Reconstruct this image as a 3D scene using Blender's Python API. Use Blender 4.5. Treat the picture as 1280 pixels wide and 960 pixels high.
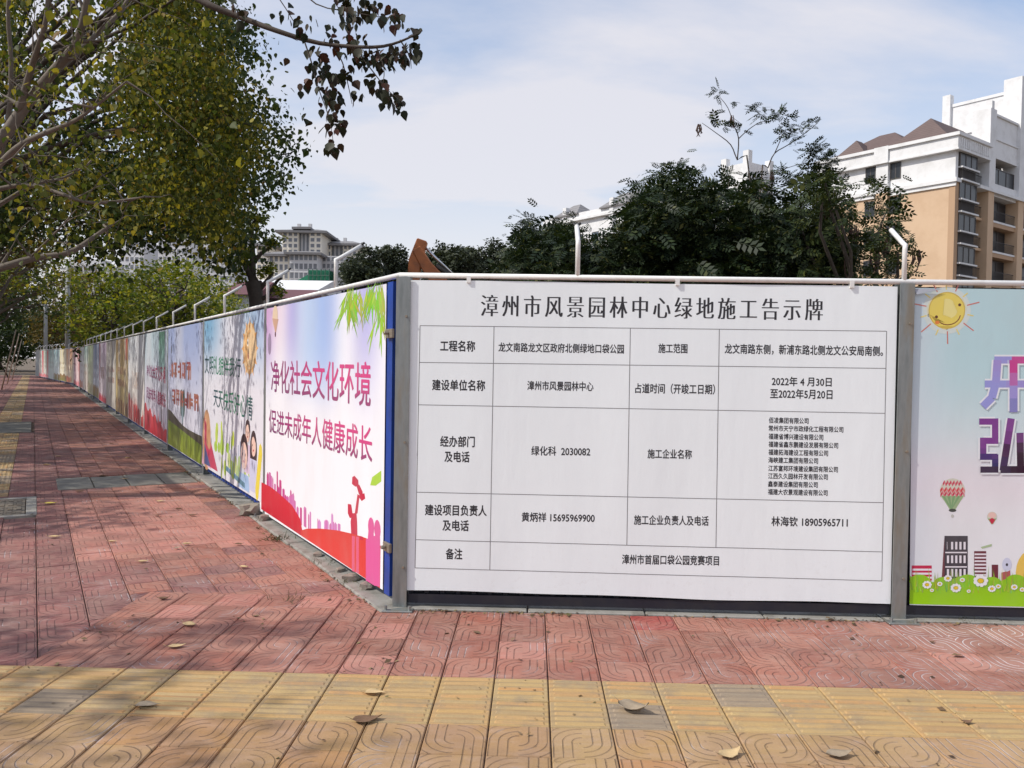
import bpy, math, random
import numpy as np
from mathutils import Vector, Matrix
random.seed(7); RNG = np.random.default_rng(7)
SC = bpy.context.scene; COL = SC.collection
for o in list(bpy.data.objects): bpy.data.objects.remove(o)

# ------------------------------------------------------------------ camera
FPX, PITCH, ROLL, EYE = 1005.0, 0.0236, 0.0162, 1.4702
_cp, _sp, _cr, _sr = math.cos(PITCH), math.sin(PITCH), math.cos(ROLL), math.sin(ROLL)
CF = np.array([0, _cp, -_sp]); _U = np.array([0, _sp, _cp]); _R = np.array([1., 0, 0])
CR, CU = _cr*_R + _sr*_U, -_sr*_R + _cr*_U
CO = np.array([0, 0, EYE])
cd = bpy.data.cameras.new('camera'); cam = bpy.data.objects.new('camera', cd); COL.objects.link(cam)
cd.sensor_fit = 'HORIZONTAL'; cd.sensor_width = 36; cd.lens = FPX/1280*36; cd.clip_start = .05; cd.clip_end = 3000
M4 = Matrix.Identity(4)
for i in range(3): M4[i][0], M4[i][1], M4[i][2], M4[i][3] = CR[i], CU[i], -CF[i], CO[i]
cam.matrix_world = M4; SC.camera = cam
def ray(x, y): return CF + CR*(x-640)/FPX - CU*(y-480)/FPX
def at(x, y, d):                                   # point seen at a photo pixel, at depth d metres
    r = ray(x, y); return CO + r*(d/r[1])
def ground_at(x, y, z=0.0):
    r = ray(x, y); return CO + r*((z-EYE)/r[2])
def project(P):
    v = np.asarray(P, float) - CO; z = v@CF
    return 640 + FPX*(v@CR)/z, 480 - FPX*(v@CU)/z, z

# ------------------------------------------------------------------ world, sun, exposure
SUN_EL, SUN_AZ = math.radians(46), math.radians(252)      # azimuth clockwise from +Y (north): from the left, a touch behind
w = bpy.data.worlds.new('World'); SC.world = w; w.use_nodes = True
nt = w.node_tree; nt.nodes.clear(); N = nt.nodes.new; L = nt.links.new
sky = N('ShaderNodeTexSky'); sky.sky_type = 'NISHITA'; sky.sun_disc = False
sky.sun_elevation = SUN_EL; sky.sun_rotation = SUN_AZ; sky.air_density = 1.1; sky.dust_density = .8; sky.ozone_density = 1.2
tc = N('ShaderNodeTexCoord'); sep = N('ShaderNodeSeparateXYZ'); L(tc.outputs['Generated'], sep.inputs[0])
# thin cloud sheet: project the direction onto a plane overhead
zc = N('ShaderNodeMath'); zc.operation = 'MAXIMUM'; L(sep.outputs['Z'], zc.inputs[0]); zc.inputs[1].default_value = 0.0
za = N('ShaderNodeMath'); za.operation = 'ADD'; L(zc.outputs[0], za.inputs[0]); za.inputs[1].default_value = .16
dx = N('ShaderNodeMath'); dx.operation = 'DIVIDE'; L(sep.outputs['X'], dx.inputs[0]); L(za.outputs[0], dx.inputs[1])
dy = N('ShaderNodeMath'); dy.operation = 'DIVIDE'; L(sep.outputs['Y'], dy.inputs[0]); L(za.outputs[0], dy.inputs[1])
cmb = N('ShaderNodeCombineXYZ'); L(dx.outputs[0], cmb.inputs[0]); L(dy.outputs[0], cmb.inputs[1])
mp = N('ShaderNodeMapping'); L(cmb.outputs[0], mp.inputs[0]); mp.inputs['Location'].default_value = (3.1, 1.4, 0); mp.inputs['Rotation'].default_value = (0, 0, .6); mp.inputs['Scale'].default_value = (.55, 1.1, 1)
cn = N('ShaderNodeTexNoise'); L(mp.outputs[0], cn.inputs['Vector']); cn.inputs['Scale'].default_value = .9; cn.inputs['Detail'].default_value = 9; cn.inputs['Roughness'].default_value = .55; cn.inputs['Distortion'].default_value = .35
cr = N('ShaderNodeValToRGB'); L(cn.outputs['Fac'], cr.inputs[0]); cr.color_ramp.elements[0].position = .33; cr.color_ramp.elements[1].position = .60
cr.color_ramp.elements[0].color = (0, 0, 0, 1); cr.color_ramp.elements[1].color = (1, 1, 1, 1)
# hazier towards the horizon
hz = N('ShaderNodeMapRange'); L(sep.outputs['Z'], hz.inputs[0]); hz.inputs[1].default_value = 0.08; hz.inputs[2].default_value = .5; hz.inputs[3].default_value = .96; hz.inputs[4].default_value = .10
cm = N('ShaderNodeMath'); cm.operation = 'MULTIPLY'; L(cr.outputs[0], cm.inputs[0]); cm.inputs[1].default_value = .88
mx = N('ShaderNodeMath'); mx.operation = 'MAXIMUM'; L(hz.outputs[0], mx.inputs[0]); L(cm.outputs[0], mx.inputs[1])
mix = N('ShaderNodeMix'); mix.data_type = 'RGBA'; L(mx.outputs[0], mix.inputs[0]); hs = N('ShaderNodeHueSaturation'); hs.inputs['Saturation'].default_value = 1.35; hs.inputs['Value'].default_value = 1.15; L(sky.outputs[0], hs.inputs['Color']); L(hs.outputs[0], mix.inputs[6])
mix.inputs[7].default_value = (5.45, 5.3, 5.55, 1)
bg = N('ShaderNodeBackground'); bg.inputs[1].default_value = .1; L(mix.outputs[2], bg.inputs[0])
wo = N('ShaderNodeOutputWorld'); L(bg.outputs[0], wo.inputs[0])
sl = bpy.data.lights.new('sun', 'SUN'); so = bpy.data.objects.new('sun', sl); COL.objects.link(so)
sl.energy = 2.5; sl.angle = math.radians(.6); sl.color = (1, .94, .85)
sd = Vector((math.sin(SUN_AZ)*math.cos(SUN_EL), math.cos(SUN_AZ)*math.cos(SUN_EL), math.sin(SUN_EL)))
so.rotation_euler = sd.to_track_quat('Z', 'Y').to_euler(); so.location = (-30, -5, 40)
SC.view_settings.view_transform = 'Standard'; SC.view_settings.look = 'None'; SC.view_settings.gamma = 1; SC.view_settings.exposure = .64
SC.render.engine = 'CYCLES'; SC.cycles.max_bounces = 6; SC.cycles.transparent_max_bounces = 6

# ------------------------------------------------------------------ fences' frames
CXY = np.array([-.6811, 4.8002]); A1, A2 = -.0263, 2.108
u1 = np.array([math.cos(A1), math.sin(A1), 0]); n1 = np.array([u1[1], -u1[0], 0])     # front fence: along, towards viewer
u2 = np.array([math.cos(A2), math.sin(A2), 0]); n2 = np.array([-u2[1], u2[0], 0])     # side fence: along (away), towards walkway
UP = np.array([0, 0, 1.]); C0 = np.array([CXY[0], CXY[1], 0])
def FP(s, t, z): return C0 + u1*s + n1*t + UP*z
def SP(s, t, z): return C0 + u2*s + n2*t + UP*z
def on_front(x, y, t=0):                            # photo pixel -> (s, z) on the front fence plane
    r = ray(x, y); k = ((C0 + n1*t - CO)@n1)/(r@n1); P = CO + r*k; return (P-C0)@u1, P[2]
def on_side(x, y, t=0):
    r = ray(x, y); k = ((C0 + n2*t - CO)@n2)/(r@n2); P = CO + r*k; return (P-C0)@u2, P[2]

# ------------------------------------------------------------------ helpers
def lin(c): return tuple(((x/255)/12.92 if x/255 <= .04045 else ((x/255+.055)/1.055)**2.4) for x in c)
def tag(o, label=None, cat=None, group=None, kind=None):
    if label: o['label'] = label
    if cat: o['category'] = cat
    if group: o['group'] = group
    if kind: o['kind'] = kind
    return o
def thing(name, loc, label, cat, group=None):
    o = bpy.data.objects.new(name, None); o.location = loc; o.empty_display_size = .2; COL.objects.link(o)
    return tag(o, label, cat, group)
def origin(o):
    p = Vector((0, 0, 0))
    while o is not None: p += Vector(o.location); o = o.parent
    return np.array(p)
class MB:
    def __init__(s): s.v = []; s.f = []; s.c = []; s.uv = []; s.col = (1, 1, 1)
    def add(s, vs, fs, col=None, uvs=None):
        b = len(s.v); s.v += [tuple(map(float, p)) for p in vs]
        for f in fs:
            s.f.append([i+b for i in f]); s.c.append(col or s.col)
        return s
    def box(s, p, a, b, c, col=None):               # p corner, a b c edge vectors
        p, a, b, c = map(lambda q: np.array(q, float), (p, a, b, c))
        if np.dot(np.cross(a, b), c) < 0: a, b = b, a
        V = [p, p+a, p+a+b, p+b, p+c, p+a+c, p+a+b+c, p+b+c]
        return s.add(V, [(3, 2, 1, 0), (4, 5, 6, 7), (0, 1, 5, 4), (1, 2, 6, 5), (2, 3, 7, 6), (3, 0, 4, 7)], col)
    def aabb(s, x0, x1, y0, y1, z0, z1, col=None): return s.box((x0, y0, z0), (x1-x0, 0, 0), (0, y1-y0, 0), (0, 0, z1-z0), col)
    def tube(s, pts, rs, n=8, col=None, cap=True):
        pts = [np.array(p, float) for p in pts]
        if not hasattr(rs, '__len__'): rs = [rs]*len(pts)
        b = len(s.v); V = []; ref = None
        for i, p in enumerate(pts):
            d = pts[min(i+1, len(pts)-1)] - pts[max(i-1, 0)]; d = d/(np.linalg.norm(d)+1e-9)
            if ref is None: ref = np.array([0, 0, 1.]) if abs(d[2]) < .9 else np.array([1., 0, 0])
            x = np.cross(d, ref); x /= np.linalg.norm(x)+1e-9; y = np.cross(d, x); ref = -y if False else ref
            for k in range(n):
                a = 2*math.pi*k/n; V.append(p + rs[i]*(math.cos(a)*x + math.sin(a)*y))
        F = [(i*n+k, i*n+(k+1) % n, (i+1)*n+(k+1) % n, (i+1)*n+k) for i in range(len(pts)-1) for k in range(n)]
        if cap: F += [tuple(range(n))[::-1], tuple((len(pts)-1)*n+k for k in range(n))]
        return s.add(V, F, col)
    def build(s, name, mat, parent=None, smooth=False, orig=None, uv=False):
        me = bpy.data.meshes.new(name); org = orig if orig is not None else (origin(parent) if parent is not None else np.zeros(3))
        me.from_pydata([tuple(np.array(p)-org) for p in s.v], [], s.f)
        if any(c != (1, 1, 1) for c in s.c):
            at_ = me.color_attributes.new('Col', 'FLOAT_COLOR', 'CORNER'); buf = []
            for f, c in zip(s.f, s.c):
                if isinstance(c, list): buf += [x for q in c for x in tuple(q)+(1,)]
                else: buf += list(tuple(c)+(1,))*len(f)
            at_.data.foreach_set('color', buf)
        if smooth: me.polygons.foreach_set('use_smooth', [True]*len(me.polygons))
        me.materials.append(mat); me.update()
        o = bpy.data.objects.new(name, me); COL.objects.link(o)
        if parent is not None: o.parent = parent
        elif orig is not None: o.location = orig
        return o
def instance(me, name, loc, rz, parent):
    o = bpy.data.objects.new(name, me); COL.objects.link(o); o.location = loc; o.rotation_euler = (0, 0, rz)
    if parent is not None: o.parent = parent
    return o

# ------------------------------------------------------------------ materials
def newmat(name):
    m = bpy.data.materials.new(name); m.use_nodes = True; return m, m.node_tree, m.node_tree.nodes['Principled BSDF']
def mth(nt, op, a, b=None, c=None, clamp=False):
    n = nt.nodes.new('ShaderNodeMath'); n.operation = op; n.use_clamp = clamp
    for i, x in enumerate((a, b, c)):
        if x is None: continue
        if isinstance(x, (int, float)): n.inputs[i].default_value = x
        else: nt.links.new(x, n.inputs[i])
    return n.outputs[0]
def noise(nt, scale, detail=4, rough=.5, vec=None, coord='Object', dist=0, stretch=None):
    n = nt.nodes.new('ShaderNodeTexNoise'); n.inputs['Scale'].default_value = scale; n.inputs['Detail'].default_value = detail
    n.inputs['Roughness'].default_value = rough; n.inputs['Distortion'].default_value = dist
    if vec is None:
        t = nt.nodes.new('ShaderNodeTexCoord'); vec = t.outputs[coord]
        if coord == 'World': vec = nt.nodes.new('ShaderNodeNewGeometry').outputs['Position']
    if stretch:
        m = nt.nodes.new('ShaderNodeMapping'); nt.links.new(vec, m.inputs[0]); m.inputs['Scale'].default_value = stretch[:3]
        if len(stretch) > 3: m.inputs['Rotation'].default_value = (0, 0, stretch[3])
        vec = m.outputs[0]
    nt.links.new(vec, n.inputs['Vector']); return n.outputs['Fac']
def ramp(nt, fac, stops):
    r = nt.nodes.new('ShaderNodeValToRGB'); e = r.color_ramp.elements
    while len(e) < len(stops): e.new(.5)
    for el, (p, c) in zip(e, stops): el.position = p; el.color = tuple(c)+(1,) if len(c) == 3 else c
    nt.links.new(fac, r.inputs[0]); return r.outputs[0]
def mixc(nt, fac, a, b, mode='MIX'):
    m = nt.nodes.new('ShaderNodeMix'); m.data_type = 'RGBA'; m.blend_type = mode
    for i, x in ((0, fac), (6, a), (7, b)):
        if isinstance(x, (int, float)): m.inputs[i].default_value = x
        elif isinstance(x, tuple): m.inputs[i].default_value = tuple(x)+(1,) if len(x) == 3 else x
        else: nt.links.new(x, m.inputs[i])
    return m.outputs[2]
def worldpos(nt): return nt.nodes.new('ShaderNodeNewGeometry').outputs['Position']
def bump(nt, b, h, strength=.3, dist=.01):
    n = nt.nodes.new('ShaderNodeBump'); n.inputs['Strength'].default_value = strength; n.inputs['Distance'].default_value = dist
    nt.links.new(h, n.inputs['Height']); nt.links.new(n.outputs[0], b.inputs['Normal'])
def rnd(nt):
    g = nt.nodes.new('ShaderNodeNewGeometry'); oi = nt.nodes.new('ShaderNodeObjectInfo')
    return mth(nt, 'FRACT', mth(nt, 'ADD', g.outputs['Random Per Island'], oi.outputs['Random']))
def simple(name, c, rough=.6, metal=0, var=0.15, scale=6, bstr=.0, bscale=60, spec=.5, dirt=None):
    m, nt, b = newmat(name); p = worldpos(nt)
    f = noise(nt, scale, 5, .6, p)
    col = mixc(nt, f, tuple(x*(1-var) for x in c), tuple(min(1, x*(1+var)) for x in c))
    if dirt:
        col = mixc(nt, mth(nt, 'MULTIPLY', ramp(nt, noise(nt, dirt[1], 6, .65, p), [(.45, (0, 0, 0)), (.7, (1, 1, 1))]), dirt[2]), col, dirt[0])
    nt.links.new(col, b.inputs['Base Color']); b.inputs['Roughness'].default_value = rough; b.inputs['Metallic'].default_value = metal
    b.inputs['Specular IOR Level'].default_value = spec
    if bstr: bump(nt, b, noise(nt, bscale, 4, .6, p), bstr, .004)
    return m

def paver(name, pal, groove, light=False):
    m, nt, b = newmat(name); p = worldpos(nt)
    uv = nt.nodes.new('ShaderNodeUVMap').outputs[0]; s = nt.nodes.new('ShaderNodeSeparateXYZ'); nt.links.new(uv, s.inputs[0])
    x = mth(nt, 'MULTIPLY_ADD', s.outputs[0], 2, -1); y = mth(nt, 'MULTIPLY_ADD', s.outputs[1], 2, -1)
    r = mth(nt, 'SQRT', mth(nt, 'ADD', mth(nt, 'MULTIPLY', x, x), mth(nt, 'MULTIPLY', y, y)))
    ax = mth(nt, 'ABSOLUTE', x); neg = mth(nt, 'LESS_THAN', mth(nt, 'MULTIPLY', x, y), 0.0)
    d = mth(nt, 'ADD', mth(nt, 'MULTIPLY', neg, r), mth(nt, 'MULTIPLY', mth(nt, 'SUBTRACT', 1, neg), ax))
    g = mth(nt, 'ABSOLUTE', mth(nt, 'SUBTRACT', mth(nt, 'FRACT', mth(nt, 'ADD', mth(nt, 'MULTIPLY', d, 3.4), .40)), .5))
    mr = nt.nodes.new('ShaderNodeMapRange'); mr.interpolation_type = 'SMOOTHSTEP'; nt.links.new(g, mr.inputs[0])
    mr.inputs[1].default_value = .045; mr.inputs[2].default_value = .12; mr.inputs[3].default_value = 1; mr.inputs[4].default_value = 0
    gm = mth(nt, 'MULTIPLY', mr.outputs[0], mth(nt, 'GREATER_THAN', d, .12))
    # worn grooves: fade out here and there
    wear = ramp(nt, noise(nt, 5.5, 5, .65, p), [(.38, (.25,)*3), (.6, (1, 1, 1))])
    gmw = mth(nt, 'MULTIPLY', gm, wear)
    base = ramp(nt, rnd(nt), pal)
    blot = noise(nt, 2.2, 6, .62, p); base = mixc(nt, mth(nt, 'MULTIPLY', ramp(nt, blot, [(.42, (0,)*3), (.72, (1,)*3)]), .42), base, groove)
    fine = noise(nt, 90, 4, .7, p); base = mixc(nt, .35, base, mixc(nt, fine, (.25, .25, .25), (.78, .78, .78)), 'OVERLAY')
    streak = noise(nt, 7, 6, .7, p, stretch=(1, 3.2, 1)); base = mixc(nt, mth(nt, 'MULTIPLY', ramp(nt, streak, [(.5, (0,)*3), (.75, (1,)*3)]), .3), base, (.55, .42, .36))
    base = mixc(nt, mth(nt, 'MULTIPLY', ramp(nt, noise(nt, 4.2, 7, .7, p), [(.35, (0,)*3), (.7, (1,)*3)]), .5), base, (.36, .235, .185))
    # pale cement dust left in the grooves at the right-hand end of the pavement
    sx = nt.nodes.new('ShaderNodeSeparateXYZ'); nt.links.new(p, sx.inputs[0])
    zone = nt.nodes.new('ShaderNodeMapRange'); nt.links.new(sx.outputs[0], zone.inputs[0]); zone.inputs[1].default_value = 1.3; zone.inputs[2].default_value = 2.6
    dz = mth(nt, 'MULTIPLY', zone.outputs[0], ramp(nt, noise(nt, 2.8, 5, .6, p), [(.42, (0,)*3), (.58, (1,)*3)]))
    darkc = mixc(nt, mth(nt, 'MULTIPLY', gmw, .58), base, tuple(x*.42 for x in groove))
    lightc = mixc(nt, mth(nt, 'MULTIPLY', gm, .75), mixc(nt, .15, base, (.6, .5, .48)), (.75, .7, .72))
    dust2 = mth(nt, 'MULTIPLY', ramp(nt, noise(nt, 3.3, 4, .6, p, stretch=(1, 1, 1)), [(.56, (0,)*3), (.66, (1,)*3)]), .45)
    dz = mth(nt, 'MAXIMUM', dz, dust2)
    fc = mixc(nt, dz, darkc, lightc)
    fc = mixc(nt, mth(nt, 'MULTIPLY', ramp(nt, noise(nt, 34, 3, .6, p), [(.66, (0,)*3), (.70, (1,)*3)]), .5), fc, tuple(x*.45 for x in groove))
    fc = mixc(nt, mth(nt, 'MULTIPLY', ramp(nt, noise(nt, 1.3, 7, .72, p), [(.5, (0,)*3), (.66, (1,)*3)]), .35), fc, tuple(x*.7 for x in groove))
    nt.links.new(fc, b.inputs['Base Color'])
    b.inputs['Roughness'].default_value = .72; b.inputs['Specular IOR Level'].default_value = .35
    h = mth(nt, 'ADD', mth(nt, 'MULTIPLY', gm, -1.0), mth(nt, 'MULTIPLY', noise(nt, 70, 5, .7, p), .35)); bump(nt, b, h, .75, .004)
    return m
RED = paver('red_paver', [(0, (0.232, 0.086, 0.060)), (.3, (0.310, 0.107, 0.073)), (.6, (0.344, 0.133, 0.093)), (.85, (0.387, 0.163, 0.116)), (1, (0.249, 0.086, 0.065))], (0.146, 0.073, 0.069))
PURP = paver('dark_red_paver', [(0, (0.167, 0.066, 0.066)), (.4, (0.238, 0.088, 0.081)), (.75, (0.290, 0.110, 0.097)), (1, (0.194, 0.079, 0.079))], (0.106, 0.062, 0.062))
SALM = paver('salmon_paver', [(0, (0.395, 0.151, 0.118)), (.5, (0.470, 0.197, 0.155)), (1, (0.420, 0.168, 0.134))], (0.210, 0.101, 0.084))
YEL = paver('yellow_paver', [(0, (.37, .215, .085)), (.35, (.40, .25, .105)), (.7, (.41, .275, .12)), (1, (.40, .20, .07))], (.20, .13, .085))
def tactile(name, pal, dark):
    m, nt, b = newmat(name); p = worldpos(nt)
    base = ramp(nt, rnd(nt), pal)
    st = noise(nt, 9, 6, .7, p, stretch=(1, 7, 1)); base = mixc(nt, mth(nt, 'MULTIPLY', ramp(nt, st, [(.42, (0,)*3), (.7, (1,)*3)]), .28), base, dark)
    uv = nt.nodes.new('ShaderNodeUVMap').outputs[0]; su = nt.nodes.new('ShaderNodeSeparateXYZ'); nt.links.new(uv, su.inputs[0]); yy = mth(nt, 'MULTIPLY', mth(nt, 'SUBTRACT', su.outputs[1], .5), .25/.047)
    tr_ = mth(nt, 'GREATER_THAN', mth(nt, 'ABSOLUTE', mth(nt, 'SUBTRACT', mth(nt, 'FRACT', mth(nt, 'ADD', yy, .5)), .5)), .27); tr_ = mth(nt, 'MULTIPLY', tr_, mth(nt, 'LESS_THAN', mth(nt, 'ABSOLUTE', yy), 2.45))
    base = mixc(nt, mth(nt, 'MULTIPLY', mth(nt, 'MULTIPLY', tr_, ramp(nt, noise(nt, 5, 4, .6, p), [(.35, (.1,)*3), (.6, (1,)*3)])), .5), base, dark)  # ridge shading painted into the colour: dark trough stripes, with dirt, broken by noise
    base = mixc(nt, mth(nt, 'MULTIPLY', ramp(nt, noise(nt, 3.1, 6, .7, p), [(.5, (0,)*3), (.62, (1,)*3)]), .45), base, (.22, .18, .14))
    fine = noise(nt, 80, 4, .7, p); base = mixc(nt, .3, base, mixc(nt, fine, (.3,)*3, (.75,)*3), 'OVERLAY')
    nt.links.new(base, b.inputs['Base Color']); b.inputs['Roughness'].default_value = .7; b.inputs['Specular IOR Level'].default_value = .3
    bump(nt, b, noise(nt, 70, 5, .7, p), .5, .003); return m
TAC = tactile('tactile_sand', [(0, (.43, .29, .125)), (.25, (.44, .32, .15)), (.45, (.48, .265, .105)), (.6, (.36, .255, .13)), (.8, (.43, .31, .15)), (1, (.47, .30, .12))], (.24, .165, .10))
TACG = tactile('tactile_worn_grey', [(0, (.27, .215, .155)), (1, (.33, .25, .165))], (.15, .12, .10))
BED = simple('mortar_bed', (.12, .08, .06), .95, var=.3, scale=8, bstr=.4)
SOIL = simple('soil', (.13, .10, .07), .95, var=.35, scale=1.2, bstr=.5, bscale=20)
CONC = simple('concrete', (.27, .26, .235), .85, var=.25, scale=9, bstr=.5, dirt=((.10, .09, .07), 6, .7))
SLAB = simple('grey_slab', (.20, .195, .17), .8, var=.2, scale=5, bstr=.4, dirt=((.10, .09, .08), 3, .6))
IRON = simple('cast_cover', (.16, .14, .115), .7, metal=.2, var=.3, scale=14, bstr=.4, dirt=((.24, .19, .13), 5, .6))
def galv():
    m, nt, b = newmat('galvanised_steel'); p = worldpos(nt)
    f = noise(nt, 3.2, 5, .6, p, stretch=(3, 3, .5)); g = noise(nt, 38, 3, .6, p, stretch=(1, 1, .3))
    c = ramp(nt, f, [(.3, (.17, .19, .19)), (.5, (.27, .29, .285)), (.68, (.27, .24, .19))])
    nt.links.new(mixc(nt, .3, c, mixc(nt, g, (.2,)*3, (.8,)*3), 'OVERLAY'), b.inputs['Base Color'])
    b.inputs['Metallic'].default_value = .55; nt.links.new(mth(nt, 'MULTIPLY_ADD', f, .35, .25), b.inputs['Roughness']); return m
GALV = galv()
WPIPE = simple('white_painted_pipe', (.80, .80, .78), .38, var=.05, scale=9, dirt=((.45, .42, .36), 9, .35))
BLUE = simple('blue_steel_sheet', (.012, .055, .32), .42, var=.2, scale=5, dirt=((.02, .03, .07), 4, .5))
NAVY = simple('dark_navy_sheet', (.010, .012, .022), .55, var=.3, scale=4, dirt=((.03, .028, .026), 8, .5))
BLK = simple('black_clip', (.012, .012, .014), .6, var=.2)
RUST = simple('latch_metal', (.28, .24, .19), .5, metal=.5, var=.4, scale=40)
def vinyl(name, rough=.42):
    m, nt, b = newmat(name); a = nt.nodes.new('ShaderNodeAttribute'); a.attribute_name = 'Col'; p = worldpos(nt)
    n1_ = noise(nt, 3.5, 5, .6, p, stretch=(1, 1, .45)); c = mixc(nt, mth(nt, 'MULTIPLY', ramp(nt, n1_, [(.45, (0,)*3), (.8, (1,)*3)]), .16), a.outputs[0], (.42, .40, .38))
    nt.links.new(c, b.inputs['Base Color']); b.inputs['Roughness'].default_value = rough; b.inputs['Specular IOR Level'].default_value = .4
    bump(nt, b, noise(nt, 7, 3, .5, p, stretch=(2.2, 2.2, .5)), .12, .01); return m
VINYL = vinyl('printed_vinyl')
def whitevinyl():
    m, nt, b = newmat('white_vinyl_sheet'); p = worldpos(nt)
    f = noise(nt, 1.7, 6, .6, p, stretch=(1.5, 1, .5)); c = ramp(nt, f, [(.3, (.815, .865, .885)), (.6, (.85, .905, .925)), (.8, (.83, .88, .90))])
    sz_ = nt.nodes.new('ShaderNodeSeparateXYZ'); nt.links.new(p, sz_.inputs[0]); lowm = nt.nodes.new('ShaderNodeMapRange'); nt.links.new(sz_.outputs[2], lowm.inputs[0]); lowm.inputs[1].default_value = .62; lowm.inputs[2].default_value = .08
    c = mixc(nt, mth(nt, 'MULTIPLY', mth(nt, 'MULTIPLY', lowm.outputs[0], ramp(nt, noise(nt, 24, 6, .75, p), [(.55, (0,)*3), (.7, (1,)*3)])), .14), c, (.45, .39, .35))
    c = mixc(nt, mth(nt, 'MULTIPLY', ramp(nt, noise(nt, 150, 2, .5, p), [(.74, (0,)*3), (.78, (1,)*3)]), .35), c, (.4, .36, .32))
    sx = nt.nodes.new('ShaderNodeSeparateXYZ'); nt.links.new(p, sx.inputs[0])
    nt.links.new(c, b.inputs['Base Color']); b.inputs['Roughness'].default_value = .45; b.inputs['Specular IOR Level'].default_value = .35
    bump(nt, b, noise(nt, 4, 4, .55, p, stretch=(2.2, 1, .6)), .22, .012); return m
WVINYL = whitevinyl()
def inkmat(name, c):
    m, nt, b = newmat(name); nt.nodes['Principled BSDF'].inputs['Base Color'].default_value = tuple(c)+(1,); b.inputs['Roughness'].default_value = .5
    p = worldpos(nt); nt.links.new(mixc(nt, noise(nt, 60, 3, .6, p), tuple(c), tuple(min(1, x*1.35+.004) for x in c)), b.inputs['Base Color']); return m
INK = inkmat('black_ink', (.018, .018, .022)); LINE = inkmat('grey_line_ink', (.16, .16, .17))

# ------------------------------------------------------------------ the ground
g = MB(); R_ = 900
g.add([(-R_, -R_, -.03), (R_, -R_, -.03), (R_, R_, -.03), (-R_, R_, -.03)], [(0, 1, 2, 3)])
tag(g.build('ground', SOIL), kind='structure')

TS = .25; GAP = .005
def tile_mesh(name, mat, flip=1, ribs=False, ts=TS, z=0):
    h = ts/2 - .0026; hy = ts/2 - .0014; c = .004; V = []; F = []; UV = []
    for (rr, zz) in ((-c, 0), (0, -.004), (0, -.03)):
        for sx, sy in ((-1, -1), (1, -1), (1, 1), (-1, 1)): V.append((sx*(h+rr), sy*(hy+rr*.6), zz))
    F.append((0, 1, 2, 3))
    for k in range(4):
        j = (k+1) % 4; F.append((k+4, j+4, j, k)); F.append((k+8, j+8, j+4, k+4))
    if ribs:
        for i in range(5):
            yc = (i-2)*.047; b = len(V)
            V += [(-h+.018, yc-.014, -.0002), (h-.018, yc-.014, -.0002), (h-.018, yc+.014, -.0002), (-h+.018, yc+.014, -.0002),
                  (-h+.026, yc-.008, .0045), (h-.026, yc-.008, .0045), (h-.026, yc+.008, .0045), (-h+.026, yc+.008, .0045)]
            F += [(b+4, b+5, b+6, b+7), (b, b+1, b+5, b+4), (b+1, b+2, b+6, b+5), (b+2, b+3, b+7, b+6), (b+3, b, b+4, b+7)]
    return V, F, flip
def finish_tiles(name, mat, V, F, flips, h):
    me = bpy.data.meshes.new(name); me.from_pydata([tuple(v) for v in V], [], F); me.materials.append(mat)
    return me
def make_tile(name, mat, flip, ribs=False):
    V, F, fl = tile_mesh(name, mat, flip, ribs); me = bpy.data.meshes.new(name); me.from_pydata(V, [], F); me.materials.append(mat)
    uv = me.uv_layers.new(name='UVMap'); h = TS/2
    for lp in me.loops:
        v = V[lp.vertex_index]; uv.data[lp.index].uv = (.5 + fl*v[0]/TS, .5 + v[1]/TS)
    me.update(); return me
STAIN = paver('deep_red_paver', [(0, (.30, .045, .04)), (1, (.34, .06, .05))], (.16, .03, .03))
MT = {}
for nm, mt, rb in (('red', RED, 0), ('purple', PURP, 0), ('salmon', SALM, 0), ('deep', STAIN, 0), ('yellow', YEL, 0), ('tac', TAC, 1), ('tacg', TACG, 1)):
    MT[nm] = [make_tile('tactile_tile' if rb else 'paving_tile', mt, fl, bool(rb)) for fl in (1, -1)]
MATS = dict(deep=STAIN, red=RED, purple=PURP, salmon=SALM, yellow=YEL, tac=TAC, tacg=TACG)
def joined_tiles(name, lst, parent):
    by = {}
    for (kind, fl, P, a) in lst: by.setdefault(kind, []).append((fl, P, a))
    for kind, L_ in by.items():
        V0, F0, _ = tile_mesh('', None, 1, kind[:3] == 'tac'); V0 = np.array(V0); F0s = F0; nv = len(V0)
        Vs = []; Fs = []; UVs = []
        loopv = [i for f in F0 for i in f]
        for k, (fl, P, a) in enumerate(L_):
            c, s = math.cos(a), math.sin(a)
            Vs.append(np.stack([P[0]+c*V0[:, 0]-s*V0[:, 1], P[1]+s*V0[:, 0]+c*V0[:, 1], P[2]+V0[:, 2]], 1))
            Fs += [[i+k*nv for i in f] for f in F0]
            UVs.append(np.stack([.5+fl*V0[loopv, 0]/TS, .5+V0[loopv, 1]/TS], 1))
        me = bpy.data.meshes.new(name); me.from_pydata([tuple(v) for v in np.concatenate(Vs)], [], Fs); me.materials.append(MATS[kind])
        uv = me.uv_layers.new(name='UVMap'); uv.data.foreach_set('uv', np.concatenate(UVs).ravel()); me.update()
        o = bpy.data.objects.new(name, me); COL.objects.link(o); o.parent = parent; o['kind'] = 'stuff'

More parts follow.
